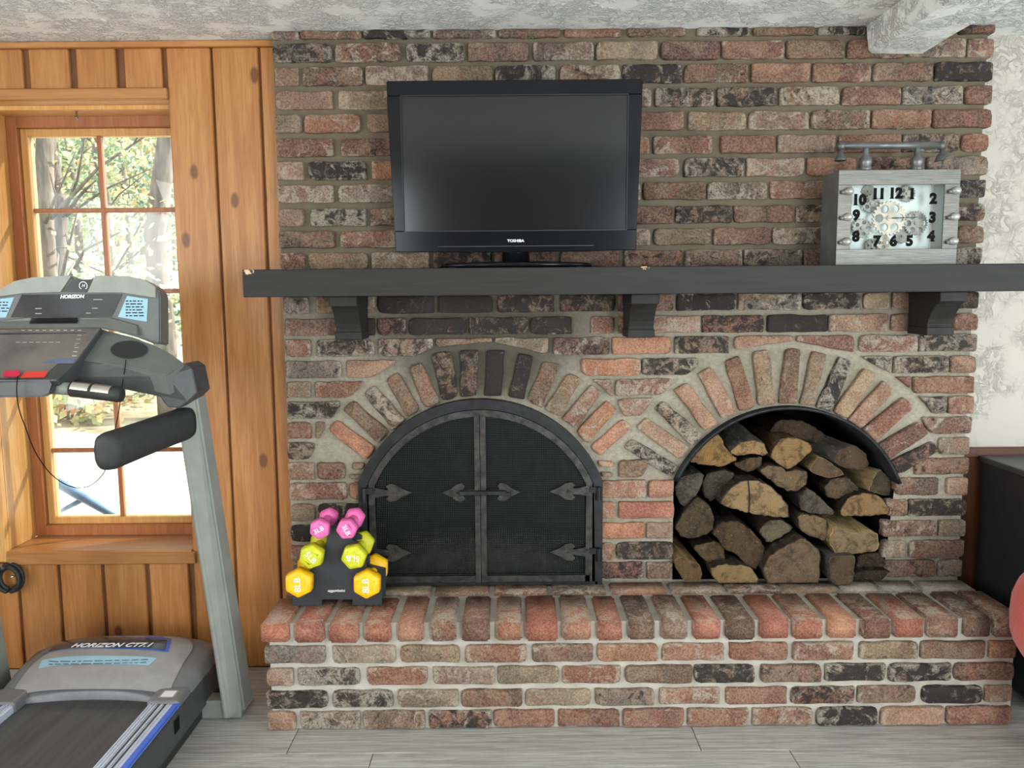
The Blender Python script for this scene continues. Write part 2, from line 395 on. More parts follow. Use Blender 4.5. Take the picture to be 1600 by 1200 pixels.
ring4('frame', WX0, WX1, WZ0 + 0.002, WZ1 - 0.014, 0.040, YF, YF + 0.07, 'pine_red')
ring4('sash', WX0 + 0.04, WX1 - 0.04, WZ0 + 0.042, WZ1 - 0.054, 0.026, YF + 0.02, YF + 0.06, 'pine_pale')
gx0, gx1, gz0, gz1 = WX0 + 0.066, WX1 - 0.066, WZ0 + 0.068, WZ1 - 0.080
mx = at(157, 260, YF + 0.03).x
mz = [at(100, p, YF + 0.03).z for p in (329, 456, 581, 704)]
box('muntin', mx - 0.008, mx + 0.008, YF + 0.026, YF + 0.05, gz0, gz1, 'pine_red', win, 0.002)
for z in mz: box('muntin', gx0, gx1, YF + 0.028, YF + 0.048, z - 0.008, z + 0.008, 'pine_red', win, 0.002)
def make_glass():
    m = bpy.data.materials.new('window_glass'); m.use_nodes = True; nt = m.node_tree; nt.nodes.clear()
    out = N(nt, 'ShaderNodeOutputMaterial'); tr = N(nt, 'ShaderNodeBsdfTransparent'); gl = N(nt, 'ShaderNodeBsdfGlossy'); gl.inputs['Roughness'].default_value = 0.02
    fr = N(nt, 'ShaderNodeFresnel'); fr.inputs[0].default_value = 1.45; mx_ = N(nt, 'ShaderNodeMixShader')
    tr.inputs[0].default_value = (0.96, 0.98, 0.97, 1)
    nt.links.new(math_(nt, 'MULTIPLY', fr.outputs[0], 0.8), mx_.inputs[0]); nt.links.new(tr.outputs[0], mx_.inputs[1]); nt.links.new(gl.outputs[0], mx_.inputs[2]); nt.links.new(mx_.outputs[0], out.inputs[0])
    return m
MAT['glass'] = make_glass()
zz = [gz0] + sorted(mz) + [gz1]
for a, b in zip(zz, zz[1:]):
    for c, d in ((gx0, mx), (mx, gx1)):
        box('pane', c, d, YF + 0.036, YF + 0.039, a, b, 'glass', win)
bm = bmesh.new(); hk = at(119, 165, 2.90)
tube(bm, [(hk.x, hk.y, WZ1 - 0.002), (hk.x, hk.y, WZ1 - 0.03), (hk.x + 0.004, hk.y - 0.006, WZ1 - 0.042), (hk.x + 0.004, hk.y - 0.014, WZ1 - 0.036)], 0.004, 8)
bx(bm, hk.x - 0.016, hk.x + 0.016, hk.y - 0.008, hk.y + 0.008, WZ1 - 0.006, WZ1 - 0.001)
MAT['steel'] = pmat('dull_steel', (0.42, 0.42, 0.40), (0.28, 0.28, 0.27), 30, rough=0.35, metal=0.9)
mesh_obj('blind_hook', bm, 'steel', win, True)

# ================================================================== BRICKWORK
LC = at(752, 824, YB); RC = at(1226, 821, YB)
LZ = (LC - CAM).dot(F) / FPX; RZ = (RC - CAM).dot(F) / FPX     # metres per pixel there
PAL = {'r': (130, 84, 68), 'o': (160, 107, 79), 'p': (152, 118, 98), 'd': (78, 68, 63), 'b': (108, 84, 68), 'm': (110, 95, 81), 't': (140, 122, 97),
       'g': (122, 114, 104), 'k': (60, 52, 46), 'R': (184, 106, 82), 'O': (186, 126, 98), 'q': (98, 62, 54), 'y': (150, 146, 140)}
STN = {'r': (.34, .45), 'o': (.26, .42), 'p': (.34, .47), 'd': (.62, .48), 'b': (.42, .42), 'm': (.55, .50), 't': (.36, .44), 'g': (.50, .46), 'k': (.62, .30), 'R': (.22, .40), 'O': (.24, .44), 'q': (.5, .42), 'y': (.4, .46)}
def set_brick(o, k, f=1.0):
    c = PAL[k]; j = RND.uniform(0.90, 1.10) * f; w_ = RND.uniform(-5, 5)
    c = lin(tuple(min(255, max(0, v * j + e)) for v, e in zip(c, (w_, 0, -w_))))
    o.color = (*c, 1.0); s, l = STN[k]
    o['soot'] = s + RND.uniform(-.08, .08); o['lime'] = l + RND.uniform(-.08, .08)
def chip(poly, rc=0.009):
    """round and roughen the corners and edges of a convex outline (list of (x,z))"""
    out = []; n = len(poly)
    for i in range(n):
        p0, p, p1 = Vector(poly[i - 1]), Vector(poly[i]), Vector(poly[(i + 1) % n])
        a, b = (p0 - p), (p1 - p); la, lb = a.length, b.length
        if la < 1e-5 or lb < 1e-5: continue
        r = min(rc * RND.choice((0.4, 0.6, 0.9, 1.2, 1.9, 2.6)), la * 0.35, lb * 0.35)
        A = p + a / la * r; B = p + b / lb * r
        out += [A, (A + B) * 0.25 + p * 0.5, B]
        m = max(0, int((lb - 2 * r) / 0.045))
        nrm = Vector((b.y, -b.x)).normalized()
        for k in range(m):
            t = (k + 1) / (m + 1)
            e = p + b * t + nrm * RND.uniform(-0.0028, 0.0024); out.append(e)
    return out
def wall_brick(poly, k, parent, yf=YB, proud=None, f=1.0):
    """poly: outline in (x, z); front face at yf"""
    area = sum(poly[i - 1][0] * poly[i][1] - poly[i][0] * poly[i - 1][1] for i in range(len(poly)))
    if area < 0: poly = list(reversed(poly))
    o2 = chip(poly); n = len(o2)
    c = sum(o2, Vector((0, 0))) / n
    y = yf - (RND.uniform(-0.003, 0.004) if proud is None else proud)
    tx, tz = RND.uniform(-.018, .018), RND.uniform(-.03, .03)
    bm = bmesh.new()
    def ring(ins, yy, jit):
        vs = []
        for p in o2:
            d = (c - p); L = d.length; q = p + d / L * min(ins, L * 0.5)
            vs.append(bm.verts.new((q.x, yy + (q.x - c.x) * tx + (q.y - c.y) * tz + RND.uniform(-jit, jit), q.y)))
        return vs
    rs = [ring(0, y + 0.032, 0), ring(0, y + 0.006, 0.0008), ring(0.0022, y + 0.002, 0.0006), ring(0.0075, y, 0.0009)]
    for r, s in zip(rs, rs[1:]):
        for i in range(n): bm.faces.new((r[i], r[(i + 1) % n], s[(i + 1) % n], s[i]))
    bm.faces.new(rs[-1])
    fix(bm)
    o = mesh_obj('brick', bm, 'brick', parent, True, True)
    set_brick(o, k, f); return o
def cut_out(poly, ctr, R):
    """trim a brick outline where it would run into an arch ring: straight cut square to the radius"""
    cc = Vector((ctr.x, ctr.z)); n = len(poly); m = sum((Vector(p) for p in poly), Vector((0, 0))) / n
    if min((Vector(p) - cc).length for p in poly) >= R: 
        return poly
    # nearest inside corner gives the cutting direction
    far = max(poly, key=lambda p: (Vector(p) - cc).length); near = min(poly, key=lambda p: (Vector(p) - cc).length)
    d = ((Vector(far) + Vector(near)) / 2 - cc).normalized()
    out = []
    for i in range(n):
        a, b = Vector(poly[i]), Vector(poly[(i + 1) % n]); fa, fb = (a - cc).dot(d) - R, (b - cc).dot(d) - R
        if fa >= 0: out.append((a.x, a.y))
        if fa * fb < 0: q = a + (b - a) * (fa / (fa - fb)); out.append((q.x, q.y))
    return out

# ---- chimney breast: the mortar bed with its two arched openings
def arch_pts(ctr, r, spring_dz, zbot, n=28):
    """outline of an opening: circle of radius r about ctr cut at ctr.z+spring_dz, straight jambs below"""
    a0 = math.asin(min(1, spring_dz / r)); pts = []
    for k in range(n + 1):
        a = math.pi - a0 - (math.pi - 2 * a0) * k / n
        pts.append((ctr.x + r * math.cos(a), ctr.z + r * math.sin(a)))
    return [(pts[0][0], zbot)] + pts + [(pts[-1][0], zbot)]
LR, RR = 196 * LZ, 186 * RZ
AL = arch_pts(LC, LR, 74 * LZ, HZ - 0.002)
AR = arch_pts(RC, RR, 68 * RZ, HZ - 0.002)
AR[-1] = (at(1383, 905, YB).x, HZ - 0.002); AR[0] = (at(1052, 905, YB).x, HZ - 0.002)
bm = bmesh.new()
def loop(pts):
    vs = [bm.verts.new((p[0], YM, p[1])) for p in pts]
    return [bm.edges.new((vs[i], vs[(i + 1) % len(vs)])) for i in range(len(vs))]
es = loop([(XL + 0.003, HZ - 0.02), (XR - 0.012, HZ - 0.02), (XR - 0.012, ZC), (XL + 0.003, ZC)])
es += loop(AL) + loop(AR)
bmesh.ops.triangle_fill(bm, use_beauty=True, use_dissolve=False, edges=es)
for f in list(bm.faces):
    if f.normal.y > 0: f.normal_flip()
bx(bm, XL + 0.003, XL + 0.03, YM + 0.0005, YW + 0.03, 0.0, ZC); bx(bm, XR - 0.03, XR - 0.012, YM + 0.0005, YW + 0.03, 0.0, ZC)
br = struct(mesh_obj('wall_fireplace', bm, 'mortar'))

ROWS = [  # (top, bottom) in picture rows at the middle of the frame, then each brick: left, right, tone
 (30, 58, '423 466 g 468 564 b 567 672 d 676 775 b 779 876 b 882 972 r 981 1072 b 1090 1173 d 1178 1275 b 1280 1354 d 1358 1446 b 1450 1496 d 1500 1556 q'),
 (65.5, 94.5, '425 518 g 523 625 q 634 726 d 731 826 b 833 928 b 932 1028 t 1033 1125 q 1128 1226 r 1230 1321 b 1325 1415 b 1420 1510 b 1514 1555 r'),
 (101.5, 131, '428 466 p 472 567 b 571 669 p 675 770 t 774 868 m 875 969 b 974 1066 d 1070 1170 b 1175 1267 o 1271 1362 r 1366 1459 b 1463 1553 d'),
 (139, 168, '430 520 p 528 618 t 623 713 b 720 812 b 818 910 b 915 1018 b 1024 1116 m 1121 1214 g 1219 1312 m 1317 1409 r 1412 1506 g 1510 1551 r'),
 (176, 205, '430 470 t 475 563 o 573 665 t 670 765 b 770 865 r 870 965 b 975 1069 r 1076 1167 t 1171 1266 p 1269 1360 m 1364 1456 r 1459 1550 r'),
 (214, 242, '432 521 r 533 625 q 632 722 b 728 818 b 824 914 b 920 1015 o 1021 1114 r 1127 1213 o 1216 1307 p 1312 1410 r 1413 1500 m 1504 1547 r'),
 (249.5, 278.5, '432 475 p 482 572 d 580 672 o 678 770 b 776 868 b 874 964 r 970 1062 r 1069 1163 m 1167 1258 p 1262 1340 o 1346 1446 q 1450 1545 g'),
 (286.5, 314, '432 521 p 528 625 g 632 722 b 728 820 b 826 916 r 922 1001 b 1006 1104 b 1106 1200 m 1205 1300 r 1305 1395 b 1400 1494 b 1500 1541 g'),
 (323.5, 351, '434 474 p 484 572 d 578 672 b 678 770 b 776 866 b 872 954 b 960 1052 q 1056 1144 d 1147 1241 b 1245 1340 m 1346 1440 b 1445 1540 q'),
 (358.5, 385, '436 523 b 531 620 r 628 720 b 726 820 b 826 918 b 925 1017 b 1022 1111 t 1116 1205 r 1208 1300 m 1305 1395 b 1400 1491 b 1497 1538 b'),
 (392.5, 419, '437 476 r 482 575 t 580 671 t 677 767 q 773 868 q 875 968 b 975 1066 b 1071 1160 b 1163 1254 m 1257 1345 b 1350 1400 b 1404 1490 b 1494 1536 m'),
 (427.5, 453, '439 526 b 533 626 r 632 724 b 730 820 b 826 918 q 924 1014 b 1020 1110 r 1116 1206 b 1212 1300 b 1306 1396 d 1402 1490 b 1496 1533 r'),
 (461.5, 488, '443 482 g 493 586 t 590 678 k 684 770 k 777 866 k 876 961 k 966 995 q 1000 1053 q 1058 1151 d 1154 1253 g 1256 1348 d 1350 1391 t 1396 1446 b 1450 1531 k'),
 (495.5, 522.5, '445 535 b 540 585 k 590 634 q 639 729 k 733 825 k 829 894 k 924 960 r 966 996 q 1000 1095 p 1098 1194 q 1200 1294 k 1296 1389 p 1394 1464 b 1470 1486 o 1492 1529 r'),
 (528, 555, '446 485 r 494 584 m 590 676 g 681 769 b 773 857 t 865 953 q 957 1049 o 1055 1140 d 1148 1239 p 1246 1336 r 1344 1436 r 1438 1527 g'),
 (561.5, 588.5, '446 533 g 542 617 p 908 1002 O 1004 1091 m 1348 1395 m 1398 1484 d 1486 1526 p'),
 (594, 620, '447 485 t 492 573 r 927 958 p 962 1050 r 1388 1425 r 1428 1523 r'),
 (625, 652, '448 531 m 1424 1480 g 1483 1522 r'),
 (657.5, 683.5, '448 485 o 493 507 t 1442 1520 b'),
 (689.5, 716, '448 539 m 1468 1516 t'),
 (721, 747.5, '449 490 p 496 539 r 967 1020 b 1431 1516 b'),
 (752.5, 779.5, '451 542 r 545 572 o 938 1010 O 1014 1053 O 1400 1468 b 1480 1513 p'),
 (786, 812, '454 491 t 496 572 d 938 961 O 967 1053 R 1386 1419 b 1421 1511 m'),
 (819, 844, '453 545 d 551 574 r 938 1007 O 1011 1051 p 1380 1465 q 1468 1509 t'),
 (850.5, 877, '454 498 r 504 574 b 938 960 o 963 1052 d 1380 1416 t 1422 1507 q'),
 (881, 907, '455 545 b 551 575 r 938 1007 q 1011 1051 b 1384 1462 b 1467 1504 g'),
]
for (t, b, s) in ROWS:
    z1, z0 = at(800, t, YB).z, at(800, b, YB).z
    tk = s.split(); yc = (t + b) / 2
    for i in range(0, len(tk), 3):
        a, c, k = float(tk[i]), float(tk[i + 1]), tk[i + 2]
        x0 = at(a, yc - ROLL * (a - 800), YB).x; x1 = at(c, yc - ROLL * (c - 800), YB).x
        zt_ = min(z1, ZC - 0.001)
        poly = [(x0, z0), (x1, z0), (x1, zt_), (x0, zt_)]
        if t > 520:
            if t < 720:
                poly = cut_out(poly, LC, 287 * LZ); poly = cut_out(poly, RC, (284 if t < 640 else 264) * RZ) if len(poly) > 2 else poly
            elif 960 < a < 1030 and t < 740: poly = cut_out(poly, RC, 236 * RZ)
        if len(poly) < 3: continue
        wall_brick(poly, k, br, f=0.88 if t < 430 else 0.97)   # upper bricks darkened in colour to stand in for dimmer light there
def px_poly(pts, Y=YB): return [(at(x, y, Y).x, at(x, y, Y).z) for x, y in pts]
# small offcuts beside the firebox door and the piece wedged between the two arches
for p, k in (([(550, 724), (570, 724), (567, 734), (550, 734)], 't'), ([(546, 742), (567, 742), (566, 749), (546, 749)], 't'),
             ([(934, 720), (959, 722), (959, 730), (937, 730)], 'O'), ([(939, 738), (957, 739), (957, 746), (941, 746)], 't'),
             ([(962, 624), (1023, 622), (1002, 650), (976, 651)], 'p')):
    wall_brick(px_poly(p), k, br)
def crop(pts, ox, oy, s): return [(ox + x / s, oy + y / s) for x, y in pts]
A4 = (430, 520, 4.444); B3 = (500, 440, 3.478); D4 = (740, 520, 4.444); E4 = (940, 450, 4.444); G5 = (1240, 440, 5.0); H3 = (1100, 400, 3.2)
VOUS = [
 ([(360, 675), (425, 600), (705, 805), (630, 880)], A4, 'O'), ([(470, 535), (540, 465), (790, 685), (715, 775)], A4, 'b'),
 ([(610, 420), (690, 365), (905, 605), (815, 680)], A4, 'm'), ([(770, 325), (852, 268), (1010, 538), (910, 590)], A4, 'b'),
 ([(930, 235), (1015, 205), (1155, 490), (1035, 530)], A4, 'b'), ([(602, 392), (712, 374), (750, 628), (662, 655)], B3, 'k'),
 ([(760, 374), (860, 374), (855, 622), (765, 628)], B3, 'k'), ([(905, 374), (1005, 374), (985, 622), (890, 622)], B3, 'k'),
 ([(1080, 390), (1160, 405), (1110, 642), (1020, 627)], B3, 'k'), ([(480, 200), (598, 217), (480, 522), (365, 475)], D4, 'b'),
 ([(660, 275), (750, 320), (600, 582), (490, 530)], D4, 't'), ([(820, 360), (890, 415), (715, 670), (610, 600)], D4, 'r'),
 ([(925, 470), (1000, 540), (795, 775), (710, 690)], D4, 'o'), ([(1040, 595), (1105, 655), (880, 860), (805, 795)], D4, 'O'),
 ([(1040, 800), (1100, 735), (1425, 930), (1375, 1005)], D4, 'm'), ([(1130, 660), (1200, 590), (1505, 800), (1440, 890)], D4, 'p'),
 ([(370, 840), (430, 780), (710, 1020), (630, 1100)], E4, 'm'), ([(505, 710), (600, 650), (805, 940), (720, 1000)], E4, 'p'),
 ([(670, 600), (760, 540), (945, 860), (840, 915)], E4, 'p'), ([(860, 510), (955, 470), (1080, 830), (960, 860)], E4, 'r'),
 ([(1050, 440), (1165, 430), (1210, 805), (1090, 825)], E4, 't'), ([(1280, 420), (1385, 420), (1360, 805), (1235, 805)], E4, 'b'),
 ([(150, 540), (265, 570), (170, 972), (50, 962)], G5, 't'), ([(360, 585), (470, 630), (300, 1025), (180, 985)], G5, 'd'),
 ([(555, 670), (655, 725), (415, 1090), (305, 1020)], G5, 't'), ([(710, 768), (790, 850), (520, 1180), (420, 1100)], G5, 'p'),
 ([(1000, 705), (1055, 755), (840, 950), (780, 885)], H3, 'r'), ([(1080, 825), (1130, 885), (925, 1022), (855, 960)], H3, 'q'),
 ([(1150, 925), (1180, 975), (975, 1098), (915, 1042)], H3, 'q'),
]
for p, c, k in VOUS:
    q = []
    for x, z in px_poly(crop(p, *c)):
        ctr, rm = (LC, 204.5 * LZ) if (c in (A4, B3) or (c is D4 and k in 'btroO' and p[0][0] != 1040 or p[0] == (1040, 595))) else (RC, 190 * RZ)
        d = Vector((x - ctr.x, z - ctr.z))
        if d.length < rm: d *= rm / d.length
        q.append((ctr.x + d.x, ctr.z + d.y))
    wall_brick(q, k, br)

# ---- the raised hearth
HX0, HX1 = -0.765, 1.560
hb = bmesh.new(); bx(hb, HX0 + 0.006, HX1 - 0.006, YH + 0.014, YM + 0.02, 0.0, HZ - 0.009)
he = tag(mesh_obj('hearth', hb, 'mortar_hearth'), kind='structure')
HROWS = [
 (1008.5, 1035.5, '412 508 g 519 618 t 625 718 t 727 823 r 832 927 b 934 1029 o 1035 1133 r 1140 1232 r 1240 1334 r 1344 1436 t 1440 1540 b 1547 1589 r'),
 (1043, 1070, '416 458 p 465 562 d 574 668 r 676 773 p 778 874 t 879 971 r 977 1082 b 1086 1180 m 1190 1284 b 1290 1385 m 1390 1488 d 1492 1586 q'),
 (1078.5, 1104.5, '416 512 d 519 614 m 622 716 t 721 816 b 821 924 t 930 1023 g 1031 1126 r 1135 1231 r 1237 1336 q 1341 1433 b 1442 1536 d 1540 1583 p'),
 (1111, 1138, '418 462 p 468 562 m 568 664 b 670 768 q 771 867 r 872 969 r 974 1069 r 1075 1170 r 1176 1271 r 1277 1372 d 1377 1475 p 1480 1581 r'),
]
for (t, b, s) in HROWS:
    z1, z0 = at(800, t, YH).z, max(0.001, at(800, b, YH).z)
    tk = s.split(); yc = (t + b) / 2
    for i in range(0, len(tk), 3):
        a, c, k = float(tk[i]), float(tk[i + 1]), tk[i + 2]
        x0 = at(a, yc - ROLL * (a - 800), YH).x; x1 = at(c, yc - ROLL * (c - 800), YH).x
        wall_brick([(x0, z0), (x1, z0), (x1, z1), (x0, z1)], k, he, YH)
def block_brick(x0, x1, y0, y1, z0, z1, k, bev=0.006, skew=0.0):
    bm = bmesh.new(); bx(bm, x0, x1, y0, y1, z0, z1)
    bmesh.ops.bevel(bm, geom=list(bm.edges), offset=bev, segments=2, affect='EDGES')
    for v in bm.verts: v.co += Vector((RND.uniform(-1, 1), RND.uniform(-1, 1), RND.uniform(-1, 1))) * 0.0012
    o = mesh_obj('brick', bm, 'brick', he, True, True); set_brick(o, k); return o
RLK = '406 450 R 460 505 R 514 559 R 569 610 R 621 661 O 672 712 r 722 765 r 775 816 O 822 872 R 879 924 O 934 972 R 982 1024 b 1035 1075 p 1085 1127 R 1136 1180 b 1190 1234 R 1241 1286 R 1296 1339 O 1349 1392 r 1399 1445 R 1451 1499 r 1510 1550 b 1556 1600 r'.split()
ZRb = at(800, 1003, YH - 0.012).z
for i in range(0, len(RLK), 3):
    a, c, k = float(RLK[i]), float(RLK[i + 1]), RLK[i + 2]
    x0 = at(a, 990 - ROLL * (a - 800), YH - 0.012).x; x1 = at(c, 990 - ROLL * (c - 800), YH - 0.012).x
    block_brick(x0, x1, YH - 0.012 + RND.uniform(-.004, .004), 2.575 + RND.uniform(-.006, .006), ZRb, HZ + RND.uniform(-.002, .003), k)
TOPS = [435, 478, 585, 680, 765, 772, 856, 862, 946, 954, 1040, 1047, 1127, 1134, 1216, 1222, 1306, 1312, 1400, 1406, 1470, 1476, 1525]
tops = [(450, 492, 'r'), (498, 584, 'b'), (590, 674, 't'), (680, 765, 'b'), (772, 856, 'r'), (862, 946, 'b'), (954, 1040, 'O'), (1047, 1127, 'b'), (1134, 1216, 'b'), (1222, 1306, 't'), (1312, 1368, 'y'), (1374, 1434, 'y'), (1440, 1524, 'y')]
for a, c, k in tops:
    x0 = at_z(a, 921 - ROLL * (a - 800), HZ).x; x1 = at_z(c, 921 - ROLL * (c - 800), HZ).x
    block_brick(x0, min(x1, HX1 - 0.005), 2.592, 2.690, HZ - 0.06, HZ - 0.001, k, 0.004)
# ================================================================== FIREPLACE FITTINGS
MAT['iron'] = pmat('black_iron', lin((46, 48, 49)), lin((32, 33, 34)), 25, rough=0.5, metal=0.55, bmp=0.15, bscale=120, spec=0.4)
MAT['iron_worn'] = pmat('worn_iron', lin((72, 70, 67)), lin((38, 37, 36)), 30, rough=0.5, metal=0.6, bmp=0.3, bscale=90)
MAT['soot'] = pmat('sooty_lining', lin((30, 29, 28)), lin((18, 18, 17)), 8, rough=0.95, bmp=0.4, bscale=30, spec=0.1)
MAT['ash'] = pmat('grey_ash', lin((96, 92, 86)), lin((58, 55, 52)), 22, rough=1.0, bmp=0.8, bscale=60, spec=0.1)
MAT['wire'] = pmat('mesh_wire', lin((42, 46, 46)), lin((32, 34, 34)), 25, rough=0.5, metal=0.5)
def shell_arch(name, outline, y0, y1, mat, parent, close_back=True):
    """inside faces of an arched box running back from an opening"""
    bm = bmesh.new()
    a = [bm.verts.new((x, y0, z)) for x, z in outline]; b = [bm.verts.new((x, y1, z)) for x, z in outline]
    for i in range(len(a)):
        j = (i + 1) % len(a); bm.faces.new((a[i], a[j], b[j], b[i]))
    if close_back: bm.faces.new(b)
    return mesh_obj(name, bm, mat, parent)
def inset(outline, ctr, d):
    out = []
    for x, z in outline:
        v = Vector((x - ctr.x, z - ctr.z))
        if z < ctr.z + 0.03 and abs(z - outline[0][1]) < 0.02: out.append((x - math.copysign(d, v.x), z))
        else: v = v * ((v.length - d) / v.length); out.append((ctr.x + v.x, ctr.z + v.y))
    return out
fb = shell_arch('firebox', [(x, max(z, HZ - 0.004)) for x, z in AL], YM - 0.001, 3.22, 'soot', br)
nb = shell_arch('wood_niche', [(x, max(z, HZ - 0.002)) for x, z in AR], YM - 0.001, 3.20, 'soot', br)
# thin steel barrel lining the wood niche
def arch_band(bm, ctr, r_in, r_out, a0, a1, y0, y1, n=40):
    rings = []
    for k in range(n + 1):
        a = a0 + (a1 - a0) * k / n; c, s = math.cos(a), math.sin(a)
        rings.append([bm.verts.new((ctr.x + r * c, y, ctr.z + r * s)) for r, y in ((r_in, y0), (r_out, y0), (r_out, y1), (r_in, y1))])
    for r, s in zip(rings, rings[1:]):
        for k in range(4): bm.faces.new((r[k], r[(k + 1) % 4], s[(k + 1) % 4], s[k]))
    bm.faces.new(rings[0]); bm.faces.new(list(reversed(rings[-1])))
    return fix(bm)
mesh_obj('arch_liner', arch_band(bmesh.new(), RC, 183.5 * RZ, 188.5 * RZ, math.radians(21), math.radians(157), 2.682, 3.16), 'iron', br, True)
# bed of ash seen dimly behind the door mesh
bm = bmesh.new(); ra = random.Random(8)
gx, gy = 26, 10
g = [[bm.verts.new((LC.x - 0.36 + 0.72 * i / gx, 2.80 + 0.36 * j / gy, HZ + (0.03 + 0.05 * math.sin(math.pi * i / gx) * math.sin(math.pi * j / gy) + ra.uniform(0, 0.025)) * (0 if i in (0, gx) or j in (0, gy) else 1))) for j in range(gy + 1)] for i in range(gx + 1)]
for i in range(gx):
    for j in range(gy): bm.faces.new((g[i][j], g[i + 1][j], g[i + 1][j + 1], g[i][j + 1]))
tag(mesh_obj('ash_bed', fix(bm), 'ash', None, True), 'grey bed of ash behind the arched fireplace screen', 'ash', kind='stuff')

YD = 2.672
sc_ = thing('fireplace_screen', (LC.x, YD, HZ), 'black iron arched fireplace screen with two mesh doors', 'fireplace screen')
def jamb_arch(bm, xl, xr, ro, ri, sp, z0, y0, y1, wl_, n=36):
    """arched frame: a circular band above the spring, posts below"""
    a0 = math.asin(sp / ro); pts_o, pts_i = [], []
    for k in range(n + 1):
        a = math.pi - a0 - (math.pi - 2 * a0) * k / n
        pts_o.append((LC.x + ro * math.cos(a), LC.z + ro * math.sin(a))); pts_i.append((LC.x + ri * math.cos(a), LC.z + ri * math.sin(a)))
    xo, xi = LC.x - pts_o[0][0], LC.x - pts_i[0][0]
    o = [(LC.x - xo, z0)] + pts_o + [(LC.x + xo, z0)]; i = [(LC.x - xo + wl_, z0)] + pts_i + [(LC.x + xo - wl_, z0)]
    rings = [[bm.verts.new((p[0], y, p[1])) for p, y in ((i[k], y0), (o[k], y0), (o[k], y1), (i[k], y1))] for k in range(len(o))]
    for r, s in zip(rings, rings[1:]):
        for k in range(4): bm.faces.new((r[k], r[(k + 1) % 4], s[(k + 1) % 4], s[k]))
    bm.faces.new(rings[0]); bm.faces.new(list(reversed(rings[-1])))
    return fix(bm)
R1, R2, R3 = 203 * LZ, 188 * LZ, 177 * LZ
bm = jamb_arch(bmesh.new(), 0, 0, R1, R2, 76 * LZ, HZ + 0.0, YD, YD + 0.045, 0.025)
bx(bm, LC.x - 0.40, LC.x + 0.40, YD, YD + 0.045, HZ, HZ + 0.010)
mesh_obj('outer_frame', bm, 'iron', sc_)
def leaf(side):
    zb = HZ + 0.012
    bm = bmesh.new(); a0 = math.asin(74 * LZ / R2); n = 24
    pts_o = []; pts_i = []
    for k in range(n + 1):
        a = math.pi / 2 + (math.pi / 2 - a0) * k / n
        pts_o.append((math.cos(a), math.sin(a)))
    xo = R2 * math.cos(a0)
    def P(r, k): return (r * pts_o[k][0], LC.z + r * pts_o[k][1])
    o = [P(R2 - 0.002, k) for k in range(n + 1)] + [(-xo + 0.002, zb)]
    i = [P(R3, k) for k in range(n + 1)] + [(-xo + 0.026, zb)]
    def X_(x): return LC.x + (x if side < 0 else -x)
    rings = [[bm.verts.new((X_(p[0]), y, p[1])) for p, y in ((i[k], YD - 0.004), (o[k], YD - 0.004), (o[k], YD + 0.014), (i[k], YD + 0.014))] for k in range(len(o))]
    for r, s in zip(rings, rings[1:]):
        for k in range(4): bm.faces.new((r[k], r[(k + 1) % 4], s[(k + 1) % 4], s[k]))
    bm.faces.new(rings[0]); bm.faces.new(list(reversed(rings[-1])))
    xs = sorted((X_(-0.0195), X_(-0.001)))
    bx(bm, xs[0], xs[1], YD - 0.006, YD + 0.014, zb, LC.z + R3 + 0.004)
    xs = sorted((X_(-xo + 0.01), X_(-0.01)))
    bx(bm, xs[0], xs[1], YD - 0.004, YD + 0.014, zb, zb + 0.022)
    d = mesh_obj('door_leaf', fix(bm), 'iron_worn', sc_)
    # woven wire: fine crossing wires, too many to pick apart one by one
    bm = bmesh.new(); st = 0.0062; k = 0; ym = YD + 0.008; hw = 0.0008
    x = 0.02
    while x < R3 - 0.002:
        zt = LC.z + math.sqrt(max(R3 * R3 - x * x, 0)) if x < xo - 0.026 or True else zb
        if x > xo - 0.026: break
        c = LC.x + side * x; bx(bm, c - hw, c + hw, ym, ym + 0.0012, zb + 0.02, zt); x += st
    z = zb + 0.024
    while z < LC.z + R3 - 0.004:
        dz = z - LC.z; lim = xo - 0.026
        if dz > 0: lim = min(lim, math.sqrt(max(R3 * R3 - dz * dz, 0)))
        xs = sorted((LC.x + side * 0.018, LC.x + side * lim))
        if lim > 0.03: bx(bm, xs[0], xs[1], ym - 0.0006, ym + 0.0006, z - hw, z + hw)
        z += st
    wm = mesh_obj('wire_mesh', bm, 'wire', d); wm['kind'] = 'stuff'
    return d
dl = leaf(-1); dr = leaf(1)
def spade(x0, z0, L, h, mir, parent, name, strap=True, y=YD - 0.0045):
    pts = [(0, .34), (.30, .20), (.44, .17), (.38, .34), (.46, .52), (.62, .46), (.74, .26), (1.0, 0.0)] if strap else [(0, .16), (.3, .16), (.36, .16), (.30, .36), (.40, .54), (.58, .46), (.70, .26), (1.0, 0)]
    full = pts + [(a, -b) for a, b in reversed(pts[:-1])]
    P = [Vector((x0 + mir * a * L, y, z0 + b * h)) for a, b in full]
    bm = slab(bmesh.new(), P, (0, 0.006, 0), 0.0012)
    for c in ((.12, .14), (.55, 0)):
        bmesh.ops.create_icosphere(bm, subdivisions=1, radius=0.004, matrix=Matrix.Translation((x0 + mir * c[0] * L, y - 0.0005, z0 + c[1] * h)))
    return mesh_obj(name, bm, 'iron_worn', parent)
def pz(x, y): return at(x, y, YD)
for (x, y, mir, par) in ((578, 770, 1, dl), (924, 767, -1, dr), (578, 864, 1, dl), (924, 862, -1, dr)):
    p = pz(x, y); spade(p.x, p.z, 0.145, 0.062, mir, par, 'hinge_strap')
p = pz(752, 769); spade(p.x - 0.02, p.z, 0.115, 0.062, -1, dl, 'latch_plate', False); spade(p.x + 0.02, p.z, 0.115, 0.062, 1, dr, 'latch_plate', False)
box('latch_bar', p.x - 0.075, p.x + 0.085, YD - 0.018, YD - 0.006, p.z - 0.008, p.z + 0.008, 'iron', sc_, 0.002)
